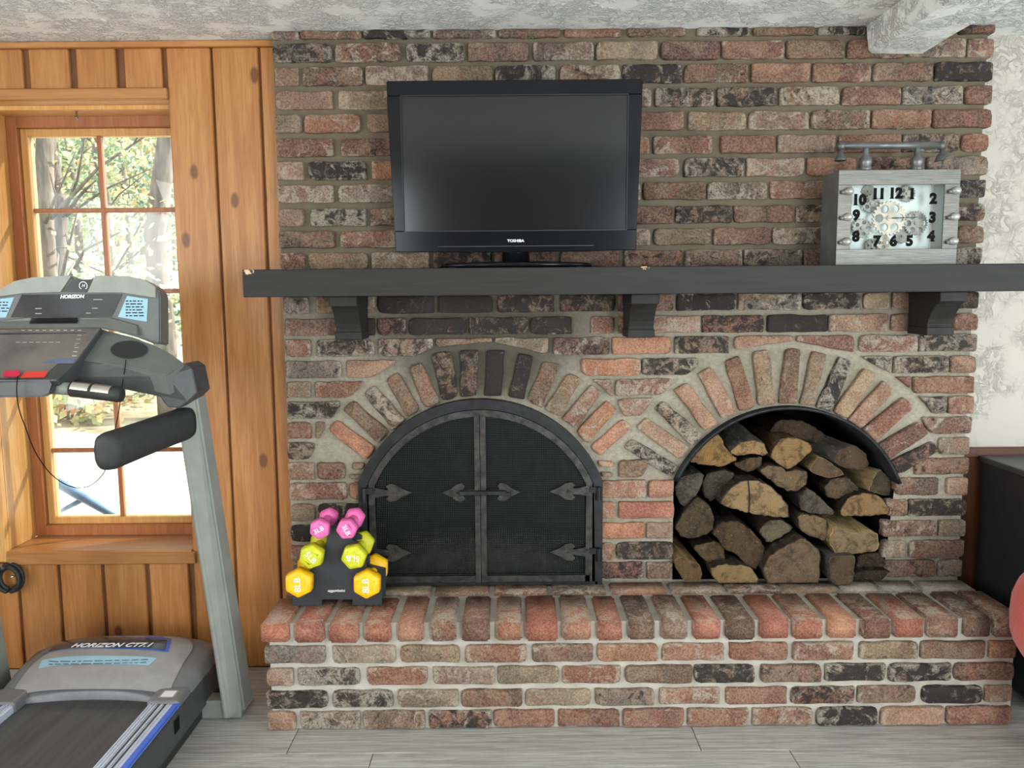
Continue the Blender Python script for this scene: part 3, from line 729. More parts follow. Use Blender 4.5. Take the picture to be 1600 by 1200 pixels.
box('latch_bar_tip', p.x + 0.075, p.x + 0.10, YD - 0.016, YD - 0.008, p.z - 0.012, p.z + 0.001, 'iron_worn', sc_, 0.001)
for (x, y) in ((569, 772), (935, 770), (935, 865), (569, 866)):
    p = pz(x, y); bm = bmesh.new()
    tube(bm, [(p.x, YD - 0.008, p.z - 0.024), (p.x, YD - 0.008, p.z + 0.022)], 0.009, 12); sx = 1 if x < 752 else -1
    bx(bm, min(p.x, p.x + sx * 0.03), max(p.x, p.x + sx * 0.03), YD - 0.010, YD + 0.002, p.z + 0.002, p.z + 0.022)
    mesh_obj('hinge_knuckle', bm, 'iron', sc_)

# ---- mantel beam on three corbels
def make_mantel():
    m, nt, b = nmat('black_painted_wood')
    v = coords(nt, (0.6, 8, 8), False); g = noise(nt, v, 9, 6)
    v2 = coords(nt, (1, 1, 1), False); ch = noise(nt, v2, 42, 5, 0.7)
    sp = N(nt, 'ShaderNodeSeparateXYZ'); tc = N(nt, 'ShaderNodeTexCoord'); nt.links.new(tc.outputs['Object'], sp.inputs[0])
    col = mixc(nt, mrange(nt, g, 0.3, 0.7), lin((44, 44, 42)), lin((38, 37, 35)))
    msk = None
    for (cx, cz, r) in (((-0.80), 1.426, 0.030), (0.408, 1.428, 0.022)):
        dx = math_(nt, 'SUBTRACT', sp.outputs[0], cx); dz = math_(nt, 'MULTIPLY', math_(nt, 'SUBTRACT', sp.outputs[2], cz), 1.8)
        d = math_(nt, 'SQRT', math_(nt, 'ADD', math_(nt, 'MULTIPLY', dx, dx), math_(nt, 'MULTIPLY', dz, dz)))
        k = math_(nt, 'MULTIPLY', mrange(nt, d, 0.0, r, 1.0, 0.0), mrange(nt, ch, 0.42, 0.55)); msk = k if msk is None else math_(nt, 'MAXIMUM', msk, k)
    col = mixc(nt, mrange(nt, msk, 0.25, 0.4), col, lin((206, 178, 138)))
    nt.links.new(col, b.inputs['Base Color']); b.inputs['Roughness'].default_value = 0.55; b.inputs['Specular IOR Level'].default_value = 0.25; bump(nt, b, g, 0.15, 0.004); return m
MAT['mantel'] = make_mantel()
MAT['corbel'] = pmat('black_painted_corbel', lin((44, 44, 42)), lin((36, 35, 34)), 18, (1, 1, 0.4), rough=0.6, spec=0.25, bmp=0.2, bscale=40)
ma, mb = at(378, 421.5, 2.455), at(800, 461.3, 2.455); MT = at(800, 417.8, 2.455).z
mant = tag(box('mantel_shelf', ma.x, 1.625, 2.455, 2.694, mb.z, MT, 'mantel', None, 0.003, 2), 'long black painted wooden mantel beam above the fireplace', 'mantel')
def corbel(xc, label):
    w2 = 0.0435; zt = mb.z - 0.0005; prof = [(2.498, zt), (2.498, zt - 0.030), (2.512, zt - 0.036), (2.528, zt - 0.048), (2.545, zt - 0.066), (2.560, zt - 0.086), (2.568, zt - 0.104), (2.566, zt - 0.110), (2.566, zt - 0.136), (2.694, zt - 0.136), (2.694, zt)]
    t = thing('corbel', (xc, 2.69, zt - 0.136), label, 'corbel', 'corbels under the mantel')
    bm = slab(bmesh.new(), [(xc - w2 + 0.003, y, z) for y, z in prof], (2 * w2 - 0.006, 0, 0), 0.0015)
    mesh_obj('bracket_body', bm, 'corbel', t)
    box('bracket_cap', xc - w2, xc + w2, 2.490, 2.690, zt - 0.030, zt, 'corbel', t, 0.002)
    box('bracket_foot', xc - w2, xc + w2, 2.560, 2.690, zt - 0.138, zt - 0.112, 'corbel', t, 0.002)
corbel(-0.522, 'black wooden corbel under the left end of the mantel')
corbel(0.415, 'black wooden corbel under the mantel between the two arches')
corbel(1.372, 'black wooden corbel under the mantel beside the white wall')

# ================================================================== FIREWOOD
def make_log_mats():
    m, nt, b = nmat('log_side')
    v = coords(nt, (6, 1, 6), True); v2 = coords(nt, (1, 1, 1), True)
    oi = N(nt, 'ShaderNodeObjectInfo'); g = noise(nt, v, 7, 6, 0.65, 0.6); p = noise(nt, v2, 24, 6, 0.65)
    col = mixc(nt, mrange(nt, g, 0.32, 0.68), oi.outputs['Color'], mixc(nt, 0.6, oi.outputs['Color'], (0.015, 0.012, 0.01)))
    col = mixc(nt, mrange(nt, p, 0.58, 0.72, 0.0, 0.5), col, (0.30, 0.26, 0.20))
    nt.links.new(col, b.inputs['Base Color']); b.inputs['Roughness'].default_value = 0.95; b.inputs['Specular IOR Level'].default_value = 0.15
    bump(nt, b, math_(nt, 'ADD', g, p), 1.0, 0.012); MAT['log_side'] = m
    m, nt, b = nmat('log_end')
    tc = N(nt, 'ShaderNodeTexCoord'); oi = N(nt, 'ShaderNodeObjectInfo')
    v2 = coords(nt, (1, 1, 1), True)
    wv = N(nt, 'ShaderNodeTexWave', wave_type='RINGS', rings_direction='Y'); nt.links.new(tc.outputs['Object'], wv.inputs['Vector'])
    wv.inputs['Scale'].default_value = 55; wv.inputs['Distortion'].default_value = 3.0; wv.inputs['Detail'].default_value = 3; wv.inputs['Detail Scale'].default_value = 1.4
    p = noise(nt, v2, 20, 8, 0.72, 0.8); f = noise(nt, v2, 110, 5, 0.75)
    col = mixc(nt, math_(nt, 'MULTIPLY', wv.outputs[1], 0.38), oi.outputs['Color'], mixc(nt, 0.5, oi.outputs['Color'], (0.05, 0.03, 0.015)))
    col = mixc(nt, mrange(nt, p, 0.46, 0.62, 0.0, 0.88), col, mixc(nt, 0.72, oi.outputs['Color'], (0.02, 0.016, 0.012)))
    col = mixc(nt, mrange(nt, f, 0.55, 0.75, 0.0, 0.6), col, (0.42, 0.35, 0.25))
    nt.links.new(col, b.inputs['Base Color']); b.inputs['Roughness'].default_value = 0.95; b.inputs['Specular IOR Level'].default_value = 0.15
    bump(nt, b, math_(nt, 'ADD', math_(nt, 'ADD', p, f), math_(nt, 'MULTIPLY', wv.outputs[1], 0.3)), 0.9, 0.008); MAT['log_end'] = m
make_log_mats()
BK = (74, 64, 54); BD = (54, 46, 38); SP = (150, 118, 78); GR = (98, 94, 88); PS = (182, 158, 112)
LOGS = [ # end-face outline in the niche crop, front distance, backward run, side tone, end tone, label
 ([(170, 395), (345, 215), (385, 240), (410, 310), (495, 390), (400, 440), (280, 425), (190, 410)], 2.755, (0, .36, .0), BD, (165, 128, 81), 'bright orange wedge of firewood at the upper left of the stack'),
 ([(440, 345), (500, 290), (580, 270), (650, 290), (680, 345), (660, 368), (580, 358), (490, 372)], 2.735, (-0.02, .30, .045), GR, (168, 135, 93), 'grey barked half log with orange end at the top left of the stack'),
 ([(690, 370), (740, 275), (820, 250), (930, 280), (960, 325), (900, 390), (810, 460), (740, 420)], 2.73, (0, .36, .0), (110, 86, 60), (154, 123, 84), 'tan diamond-ended split log just below the arch top'),
 ([(680, 232), (740, 140), (900, 148), (1050, 240), (1000, 305), (930, 272)], 2.86, (0, .28, 0), BD, (85, 70, 55), 'dark split log lying at the very top back of the stack'),
 ([(1085, 405), (1130, 330), (1230, 300), (1290, 350), (1310, 430), (1260, 460), (1150, 440)], 2.745, (-.10, .30, .03), GR, (97, 79, 61), 'grey weathered log at the upper right of the stack'),
 ([(460, 420), (560, 382), (642, 372), (640, 430), (570, 470), (500, 455)], 2.75, (0, .36, 0), BD, (97, 82, 61), 'small dark log wedged under the grey barked half log'),
 ([(620, 455), (690, 425), (760, 432), (800, 472), (850, 458), (925, 462), (925, 540), (860, 590), (790, 585), (700, 530)], 2.72, (0, .36, 0), BK, (123, 102, 78), 'crescent-ended log resting above the big cracked half log'),
 ([(930, 460), (1000, 365), (1170, 480), (1050, 512)], 2.74, (0, .36, 0), (176, 150, 108), (108, 89, 67), 'pale split plank of firewood below the grey weathered log'),
 ([(1030, 560), (1080, 510), (1180, 497), (1255, 580), (1200, 602), (1110, 640), (1050, 622)], 2.735, (0, .36, 0), BD, (100, 84, 64), 'dark lumpy log above the smooth orange half round'),
 ([(1300, 590), (1370, 440), (1490, 562), (1480, 625), (1400, 612)], 2.745, (-.07, .34, .0), PS, (89, 80, 63), 'wedge log with pale side at the far right of the stack'),
 ([(100, 580), (130, 510), (190, 482), (282, 476), (262, 570), (170, 692), (125, 670)], 2.735, (0, .36, 0), GR, (97, 91, 82), 'grey quarter log against the left side of the niche'),
 ([(265, 540), (300, 482), (400, 452), (476, 472), (440, 562), (330, 655), (280, 622)], 2.75, (0, .36, 0), BD, (77, 70, 62), 'dark round log beside the grey quarter log'),
 ([(375, 660), (430, 580), (500, 530), (580, 515), (680, 545), (760, 610), (808, 690), (815, 755), (700, 750), (560, 726), (420, 690)], 2.69, (0, .38, 0), BK, (162, 135, 97), 'big tan half log with a dark crack down its middle'),
 ([(870, 660), (930, 560), (1115, 735), (960, 732), (885, 702)], 2.72, (0, .36, 0), GR, (98, 89, 78), 'grey triangular log right of the cracked half log'),
 ([(1130, 702), (1180, 625), (1280, 598), (1380, 615), (1440, 690), (1440, 735), (1280, 745), (1130, 745)], 2.70, (0, .36, 0), BD, (153, 121, 84), 'smooth orange half-round log on the right of the stack'),
 ([(95, 812), (150, 722), (240, 622), (310, 670), (346, 742), (330, 842), (240, 882), (140, 880)], 2.71, (0, .36, 0), BD, (87, 75, 57), 'dark round log with a pale scar on the left of the stack'),
 ([(330, 852), (380, 782), (500, 780), (600, 852), (655, 930), (660, 1010), (600, 1085), (530, 1040), (480, 982), (410, 960), (375, 900)], 2.70, (0, .36, 0), BD, (91, 73, 54), 'large dark brown log left of the bottom hexagonal log'),
 ([(620, 832), (680, 772), (770, 766), (845, 826), (680, 920)], 2.72, (0, .36, 0), BK, (113, 105, 83), 'small greenish triangular log under the cracked half log'),
 ([(860, 732), (1000, 742), (1050, 776), (1050, 900), (960, 880), (880, 832)], 2.70, (0, .36, 0), BK, (133, 111, 82), 'squarish tan log in the middle right of the stack'),
 ([(1060, 905), (1090, 800), (1200, 860), (1310, 832), (1370, 862), (1370, 966), (1230, 976), (1110, 990)], 2.675, (-.03, .34, .03), PS, (145, 124, 94), 'pale split block with ridged top at the lower right of the stack'),
 ([(95, 1012), (150, 1000), (250, 1050), (275, 1112), (240, 1166), (170, 1162), (110, 1085)], 2.68, (-.03, .34, .03), (150, 122, 84), (114, 90, 63), 'round brown log at the bottom left corner of the niche'),
 ([(205, 932), (330, 902), (410, 922), (405, 1060), (350, 1072), (260, 1002)], 2.725, (0, .36, 0), BD, (103, 84, 62), 'ragged dark log between the corner log and the large brown log'),
 ([(310, 1075), (400, 1045), (560, 1052), (620, 1130), (615, 1182), (420, 1203), (340, 1145)], 2.665, (0, .36, 0), BK, (150, 126, 86), 'yellowish split log lying lowest left on the hearth'),
 ([(640, 1092), (680, 1000), (760, 942), (900, 872), (1005, 962), (1005, 1150), (920, 1200), (830, 1212), (700, 1196)], 2.66, (0, .40, 0), BK, (123, 103, 81), 'largest rough hexagonal log at the bottom centre'),
 ([(1055, 1010), (1150, 988), (1230, 992), (1205, 1190), (1130, 1222), (1075, 1150)], 2.64, (0, .36, 0), GR, (98, 82, 64), 'narrow curled bark log standing at the bottom right'),
 ([(1235, 985), (1380, 972), (1440, 1062), (1400, 1070), (1235, 1082)], 2.72, (0, .36, 0), BD, (75, 61, 48), 'dark reddish log under the pale split block'),
 ([(1215, 1092), (1450, 1078), (1380, 1160), (1215, 1195)], 2.68, (0, .36, 0), BD, (63, 54, 45), 'lowest dark log at the bottom right of the niche'),
]
def resample(P, step):
    out = []
    n = len(P)
    # one round of corner cutting for a natural outline
    Q = []
    for i in range(n):
        a, b = Vector(P[i]), Vector(P[(i + 1) % n]); Q += [a * 0.86 + b * 0.14, a * 0.14 + b * 0.86]
    for i in range(len(Q)):
        a, b = Q[i], Q[(i + 1) % len(Q)]; m = max(1, int((b - a).length / step))
        for k in range(m): out.append(a + (b - a) * (k / m))
    return out
def firewood(spec, rr):
    pts, yf, run, side, end, label = spec
    W = [(at(1030 + x / 4, 620 + y / 4, yf).x, at(1030 + x / 4, 620 + y / 4, yf).z) for x, y in pts]
    o2 = [Vector((p.x + rr.uniform(-.0026, .0026), max(p.y + rr.uniform(-.0026, .0026), HZ + 0.003))) for p in resample(W, 0.011)]
    n = len(o2); c = sum(o2, Vector((0, 0))) / n
    bm = bmesh.new(); rings = []
    K = 6
    for k in range(K):
        t = k / (K - 1); s = 1.0 - 0.10 * t if k else 1.0
        rings.append([bm.verts.new((c.x + (p.x - c.x) * s + run[0] * t + rr.uniform(-.002, .002) * (k > 0), yf + run[1] * t, max(c.y + (p.y - c.y) * s + run[2] * t + rr.uniform(-.002, .002) * (k > 0), HZ + 0.002))) for p in o2])
    for r, q in zip(rings, rings[1:]):
        for i in range(n): bm.faces.new((r[i], r[(i + 1) % n], q[(i + 1) % n], q[i]))
    bm.faces.new(rings[-1]); bm.faces.new(rings[0]); fix(bm)
    lo = mesh_obj('firewood_log', bm, 'log_side', None, False, True); lo.color = (*lin(side), 1)
    tag(lo, label, 'log', 'split logs stacked in the niche')
    bm = bmesh.new(); prev = None
    pith = Vector((c.x + rr.uniform(-.02, .02), c.y - rr.uniform(0.0, .03)))
    for ins, dy in ((0.035, -0.0008), (0.07, -0.003), (0.35, -0.002), (0.65, -0.003)):
        vs = [bm.verts.new((p.x + (c.x - p.x) * ins, yf + dy + (rr.uniform(-.0022, .0022) if ins > 0.04 else 0), p.y + (c.y - p.y) * ins)) for p in o2]
        if prev:
            for i in range(n): bm.faces.new((prev[i], prev[(i + 1) % n], vs[(i + 1) % n], vs[i]))
        prev = vs
    cv = bm.verts.new((c.x, yf - 0.002, c.y))
    for i in range(n): bm.faces.new((prev[i], prev[(i + 1) % n], cv))
    fix(bm)
    off = Vector((pith.x, yf, pith.y)); bmesh.ops.translate(bm, verts=bm.verts, vec=-off)
    e = mesh_obj('cut_end', bm, 'log_end', None, True); e.location = off; put(e, lo); e.color = (*lin(end), 1)
    return lo
rr = random.Random(21); logs = [firewood(s, rr) for s in LOGS]
big = logs[12]
MAT['crack'] = pmat('dark_crack', (0.02, 0.014, 0.01), rough=1)
ca, cb = at(1030 + 556 / 4, 620 + 520 / 4, 2.686), at(1030 + 560 / 4, 620 + 722 / 4, 2.686)
bm = slab(bmesh.new(), [(ca.x - .001, 2.6855, ca.z), (ca.x + .002, 2.6855, ca.z), (cb.x + .004, 2.6855, (ca.z + cb.z) / 2), (cb.x + .003, 2.6855, cb.z), (cb.x - .002, 2.6855, cb.z), (cb.x - .001, 2.6855, (ca.z + cb.z) / 2)], (0, .004, 0))
put(mesh_obj('crack', bm, 'crack'), big)
# ================================================================== THINGS ON THE MANTEL
MAT['tv_black'] = pmat('gloss_black_plastic', (0.008, 0.009, 0.011), (0.007, 0.007, 0.009), 10, rough=0.14, spec=0.22)
MAT['tv_matte'] = pmat('matte_black_plastic', (0.020, 0.021, 0.023), (0.016, 0.016, 0.018), 10, rough=0.5)
MAT['tv_screen'] = pmat('dark_lcd_screen', (0.010, 0.010, 0.011), (0.009, 0.009, 0.010), 3, rough=0.14, spec=0.6)
MAT['white_print'] = pmat('white_print', (0.85, 0.86, 0.86), (0.8, 0.8, 0.8), 5, rough=0.5)
tvb = Vector((at(806, 417, 2.57).x, 2.575, MT))
tv = thing('television', tvb, 'flat black television standing on the mantel with its screen off', 'television')
TC = at(805, 260.5, 2.49); tilt = Matrix.Translation(TC) @ Matrix.Rotation(math.radians(2.6), 4, 'X')
W2, H2 = 0.3835, 0.2525
def tvpart(name, bm, mat, smooth=False):
    bmesh.ops.transform(bm, matrix=tilt, verts=bm.verts); return mesh_obj(name, bm, mat, tv, smooth)
sx0, sx1, sz0, sz1 = -0.342, 0.340, -0.190, 0.208
bm = bmesh.new()   # bezel: outer outline with a gently bowed lower edge, screen opening in the middle
bot = [(-W2 + 0.012, -H2 + 0.0), (-0.2, -H2 - 0.003), (0, -H2 - 0.004), (0.2, -H2 - 0.003), (W2 - 0.012, -H2 + 0.0)]
fr = [(-W2, H2), (-W2 + 0.012, -H2 + 0.002)] + bot[1:-1] + [(W2 - 0.012, -H2 + 0.002), (W2, H2)]
def quad(bm, pts): return bm.faces.new([bm.verts.new(p) for p in pts])
for a in ((-W2, sx0, None), (sx1, W2, None)): pass
slab(bm, [(-W2, 0, H2), (W2, 0, H2), (W2, 0, sz1), (-W2, 0, sz1)], (0, 0.035, 0), 0.003)
slab(bm, [(-W2, 0, sz1), (sx0, 0, sz1), (sx0, 0, sz0), (-W2 + 0.0105, 0, sz0)], (0, 0.035, 0), 0.001)
slab(bm, [(sx1, 0, sz1), (W2, 0, sz1), (W2 - 0.0105, 0, sz0), (sx1, 0, sz0)], (0, 0.035, 0), 0.001)
slab(bm, [(-W2 + 0.0105, 0, sz0), (W2 - 0.0105, 0, sz0)] + [(x, 0, z) for x, z in reversed(bot)], (0, 0.035, 0), 0.002)
tvpart('bezel', bm, 'tv_black')
tvpart('screen', bx(bmesh.new(), sx0, sx1, 0.006, 0.02, sz0, sz1), 'tv_screen')
tvpart('back_housing', bx(bmesh.new(), -W2 + 0.03, W2 - 0.03, 0.034, 0.085, -H2 + 0.03, H2 - 0.03, 0.015, 2), 'tv_matte')
bm = bmesh.new()
for a in ((sx0 - .002, sx1 + .002, sz0 - .002, sz0), (sx0 - .002, sx1 + .002, sz1, sz1 + .002), (sx0 - .002, sx0, sz0, sz1), (sx1, sx1 + .002, sz0, sz1)): bx(bm, a[0], a[1], -0.001, 0.01, a[2], a[3])
tvpart('screen_trim', bm, 'tv_matte')
bm = bmesh.new(); slab(bm, [(-0.24, -0.0012, -H2 + 0.016), (0.24, -0.0012, -H2 + 0.016), (0.24, -0.0012, -H2 + 0.0135), (-0.24, -0.0012, -H2 + 0.0135)], (0, 0.002, 0)); tvpart('lower_accent', bm, 'tv_matte')
text('brand_lettering', 'TOSHIBA', 0.0115, tilt @ Matrix.Translation((0.0, -0.001, -0.222)) @ FACE, 'white_print', tv, 0.0004, 0.0003, width=0.0525)
bm = bmesh.new(); tube(bm, [(tvb.x, 2.58, MT + 0.02), (tvb.x, 2.56, TC.z - H2 + 0.06)], [0.045, 0.04], 20); mesh_obj('neck', bm, 'tv_black', tv, True)
bm = bmesh.new(); n = 48
prof = [(1.0, 0.004), (1.0, 0.012), (0.97, 0.016), (0.4, 0.022)]
rings = [[bm.verts.new((tvb.x + 0.243 * r * math.copysign(abs(math.cos(a)) ** 0.8, math.cos(a)), 2.58 + 0.105 * r * math.copysign(abs(math.sin(a)) ** 0.8, math.sin(a)), MT + h)) for a in (2 * math.pi * k / n for k in range(n))] for r, h in prof]
for r, s in zip(rings, rings[1:]):
    for k in range(n): bm.faces.new((r[k], r[(k + 1) % n], s[(k + 1) % n], s[k]))
bm.faces.new(rings[0]); bm.faces.new(rings[-1]); mesh_obj('stand_base', fix(bm), 'tv_black', tv, True)
for a, b in ((-0.2, -0.045), (0.2, -0.045), (-0.2, 0.045), (0.2, 0.045)): box('rubber_foot', tvb.x + a - .01, tvb.x + a + .01, 2.58 + b - .01, 2.58 + b + .01, MT, MT + .005, 'tv_matte', tv)

# ---- industrial gear clock
MAT['clk_steel'] = pmat('brushed_steel', lin((128, 127, 120)), lin((98, 97, 92)), 8, (2, 2, 40), rough=0.45, metal=0.55, spec=0.4)
MAT['clk_side'] = pmat('grey_sheet_steel', lin((120, 124, 122)), lin((100, 104, 103)), 8, rough=0.45, metal=0.4)
MAT['clk_pipe'] = pmat('pewter_paint', lin((118, 120, 118)), lin((90, 92, 90)), 14, rough=0.35, metal=0.5)
MAT['clk_back'] = pmat('pale_clock_back', lin((220, 234, 230)), lin((206, 220, 214)), 4, rough=0.4)
MAT['clk_gear'] = pmat('gear_metal', lin((186, 180, 164)), lin((150, 146, 132)), 30, rough=0.5, metal=0.3)
MAT['clk_gear_d'] = pmat('dark_gear_metal', lin((158, 160, 152)), lin((124, 126, 118)), 30, rough=0.5, metal=0.2)
MAT['ink'] = pmat('black_ink', (0.006, 0.006, 0.006), rough=0.8, spec=0.1)
MAT['bulb'] = pmat('pearl_grey_bulb', lin((176, 178, 172)), lin((140, 142, 138)), 30, rough=0.2, metal=0.3)
YK = 2.505
kx0, kx1 = at(1308.5, 337, YK).x, at(1498, 337, YK).x; kz1 = at(1405, 265, YK).z; kz0 = MT
ck = thing('gear_clock', ((kx0 + kx1) / 2, YK + 0.065, MT), 'square brushed steel gear clock with lamp pipe on top', 'clock')
KD = 0.13
ox0, ox1 = at(1330, 337, YK).x, at(1474.5, 337, YK).x; oz0, oz1 = at(1400, 389, YK).z, at(1400, 288.5, YK).z
for nm, a in (('frame_rail', (kx0, kx1, oz1, kz1)), ('frame_rail', (kx0, kx1, kz0, oz0)), ('frame_stile', (kx0, ox0, oz0, oz1)), ('frame_stile', (ox1, kx1, oz0, oz1))):
    box(nm, a[0], a[1], YK, YK + 0.008, a[2], a[3], 'clk_steel', ck, 0.001)
for z in (kz1 - 0.012, kz1 - 0.017, kz1 - 0.026, kz0 + 0.012, kz0 + 0.017, kz0 + 0.026): box('rail_groove', kx0, kx1, YK - 0.0012, YK + 0.001, z - 0.0008, z + 0.0008, 'clk_side', ck)
for nm, a in (('side_panel', (kx0, kx0 + .004, kz0, kz1)), ('side_panel', (kx1 - .004, kx1, kz0, kz1)), ('top_panel', (kx0 + .004, kx1 - .004, kz1 - .004, kz1)), ('bottom_panel', (kx0 + .004, kx1 - .004, kz0, kz0 + .004))):
    box(nm, a[0], a[1], YK + 0.008, YK + KD, a[2], a[3], 'clk_side', ck)
box('back_panel', kx0 + .004, kx1 - .004, YK + KD - 0.066, YK + KD - 0.062, kz0 + .004, kz1 - .004, 'clk_back', ck)
kc = lambda x, y, Y=YK + 0.05: at(1240 + x / 4.444, 180 + y / 4.444, Y)
def gear(x, y, r, Y, mat, nt_, holes, hr, hd, th=0.006, name='gear'):
    c = kc(x, y, Y); R = r / 4.444 * Y / FPX; bm = bmesh.new(); n = nt_ * 4
    ro = [R * (1.0 if k % 4 in (0, 1) else 0.90) for k in range(n)]
    pts = [Vector((c.x + ro[k] * math.cos(2 * math.pi * k / n), Y, c.z + ro[k] * math.sin(2 * math.pi * k / n))) for k in range(n)]
    if not holes: slab(bm, pts, (0, th, 0))
    else:
        es = []; vs = [bm.verts.new(p) for p in pts]; es += [bm.edges.new((vs[k], vs[(k + 1) % n])) for k in range(n)]
        for h in range(holes):
            a = 2 * math.pi * (h + 0.0) / holes; hc = Vector((c.x + R * hd * math.cos(a), Y, c.z + R * hd * math.sin(a)))
            hv = [bm.verts.new(hc + Vector((math.cos(t), 0, math.sin(t))) * R * hr) for t in (2 * math.pi * k / 14 for k in range(14))]
            es += [bm.edges.new((hv[k], hv[(k + 1) % 14])) for k in range(14)]
        bmesh.ops.triangle_fill(bm, use_beauty=True, edges=es)
        g = bmesh.ops.extrude_face_region(bm, geom=list(bm.faces)); bmesh.ops.translate(bm, verts=[v for v in g['geom'] if isinstance(v, bmesh.types.BMVert)], vec=(0, th, 0)); fix(bm)
    lathe(bm, [(R * 0.16, -0.004), (R * 0.16, th)], c, (0, 1, 0), 12)
    return mesh_obj(name, bm, mat, ck)
gear(665, 715, 118, YK + 0.025, 'clk_gear', 26, 6, 0.24, 0.60)
gear(850, 750, 82, YK + 0.045, 'clk_gear_d', 28, 6, 0.24, 0.64)
gear(540, 615, 62, YK + 0.045, 'clk_gear_d', 20, 5, 0.24, 0.58)
gear(790, 545, 58, YK + 0.050, 'clk_gear_d', 20, 5, 0.22, 0.6)
gear(475, 785, 66, YK + 0.045, 'clk_gear_d', 18, 5, 0.20, 0.6)
gear(625, 885, 52, YK + 0.040, 'clk_gear', 18, 4, 0.24, 0.55)
gear(755, 840, 50, YK + 0.055, 'clk_gear_d', 12, 0, 0, 0)
gear(540, 905, 46, YK + 0.052, 'clk_gear_d', 16, 4, 0.24, 0.55)
gear(520, 530, 48, YK + 0.060, 'clk_gear_d', 14, 0, 0, 0)
bm = bmesh.new(); p0, p1 = kc(680, 715, YK + 0.018), kc(860, 708, YK + 0.018); tube(bm, [p0, p1], [0.0016, 0.0008], 6); mesh_obj('hour_hand', bm, 'ink', ck)
bm = bmesh.new(); p1 = kc(600, 712, YK + 0.018); tube(bm, [p0, p1], [0.0016, 0.0008], 6); mesh_obj('minute_hand', bm, 'clk_gear', ck)
box('glass_edge', kc(942, 700, YK + .02).x, kc(945, 700, YK + .02).x, YK + 0.010, YK + 0.0125, oz0 - 0.004, oz1 + 0.004, 'clk_gear_d', ck)
for s, x, y in (('10', 455, 590), ('11', 590, 548), ('12', 708, 545), ('1', 822, 548), ('2', 970, 582), ('3', 964, 713), ('4', 955, 842), ('5', 805, 875), ('6', 692, 877), ('7', 577, 877), ('8', 432, 845), ('9', 435, 697)):
    q = kc(x, y, YK + 0.006)
    text('numeral', s, 0.0425, Matrix.Translation(q) @ FACE, 'ink', ck, 0.0006, 0.0026)
    # slab serifs at head and foot of the stems
    if '1' in s or s in '4':
        bm = bmesh.new(); k = [-0.0105, 0.0095] if s == '11' else ([-0.0105] if len(s) == 2 else ([0.001] if s == '1' else [0.005]))
        for d in k: bx(bm, q.x + d - .0065, q.x + d + .0065, q.y - .0006, q.y + .0006, q.z - 0.0155, q.z - 0.0125)
        mesh_obj('numeral_serif', bm, 'ink', ck)
for x, y in ((368, 532), (360, 710), (352, 880), (1112, 527), (1102, 707), (1094, 877)):
    q = kc(x, y, YK); t = bmesh.new()
    lathe(t, [(0.004, -0.020), (0.006, -0.018), (0.006, -0.008)], (q.x, YK - 0.007, q.z), (1, 0, 0.15), 12)
    o = mesh_obj('bulb_socket', t, 'clk_side', ck, True)
    t = bmesh.new(); lathe(t, [(0.0065, -0.010), (0.0105, -0.001), (0.0125, 0.006), (0.0110, 0.013), (0.006, 0.0175), (0.0004, 0.019)], (q.x, YK - 0.007, q.z), (1, 0, 0.15), 14)
    mesh_obj('bulb', t, 'bulb', o, True)
YP = YK + 0.055
P_ = lambda x, y: at(1240 + x / 4.444, 180 + y / 4.444, YP)
a, b = P_(335, 212), P_(1025, 208)
bm = bmesh.new(); tube(bm, [a, b], 0.0115, 16); mesh_obj('lamp_pipe', bm, 'clk_pipe', ck, True)
for x in (505, 862):
    q = P_(x, 210); q0 = kz1
    bm = bmesh.new(); H = q.z - q0
    lathe(bm, [(0.019, 0.0), (0.019, H * 0.18), (0.016, H * 0.24), (0.0205, H * 0.36), (0.0185, H * 0.5), (0.010, H * 0.62), (0.0085, H * 0.8), (0.0085, H)], (q.x, YP, q0), (0, 0, 1), 18); mesh_obj('pipe_stand', bm, 'clk_pipe', ck, True)
for x, y, sc2 in ((330, 214, 1.0), (1025, 210, 1.5)):
    q = P_(x, y); bm = bmesh.new(); lathe(bm, [(0.001, -.0145), (0.009, -.011), (0.0145, 0), (0.009, .011), (0.001, .0145)], q, (0, 0, 1), 16); e = mesh_obj('elbow_ball', bm, 'clk_pipe', ck, True)
    bm = bmesh.new(); lathe(bm, [(0.007, -0.010), (0.008, -0.020), (0.011 * sc2, -0.026), (0.0185 * sc2, -0.042), (0.0185 * sc2, -0.045), (0.014 * sc2, -0.043)], q, (0.0 if sc2 < 1.2 else -0.25, 0, 1), 18); mesh_obj('lamp_shade', bm, 'clk_pipe', e, True)

# ================================================================== DUMBBELLS ON THEIR RACK
MAT['rack'] = pmat('black_rack_plastic', lin((50, 54, 58)), lin((44, 47, 50)), 20, rough=0.45)
dk = lambda x, y, Y: at(420 + x / 6.154, 770 + y / 6.154, Y)
RK = at(521, 943, 2.515)
rk = thing('dumbbell_rack', (RK.x, 2.53, HZ), 'black A-shaped dumbbell rack standing on the hearth', 'dumbbell rack')
def rack_plate(Y, name):
    f = [(570, 312), (785, 312), (800, 455), (860, 470), (862, 520), (845, 640), (930, 660), (935, 720), (935, 760), (1090, 800), (1090, 1085), (808, 1085), (808, 1020), (515, 1020), (515, 1078), (232, 1078), (232, 900), (330, 860), (400, 740), (440, 720), (520, 610), (560, 450)]
    k = (Y / 2.505); P = []
    for x, y in f:
        q = dk(x, y, 2.505); P.append(Vector((q.x, Y, max(q.z, HZ) if y < 1050 else HZ)))
    return mesh_obj(name, slab(bmesh.new(), P, (0, 0.012, 0)), 'rack', rk)
rack_plate(2.500, 'front_plate'); rack_plate(2.572, 'rear_plate')
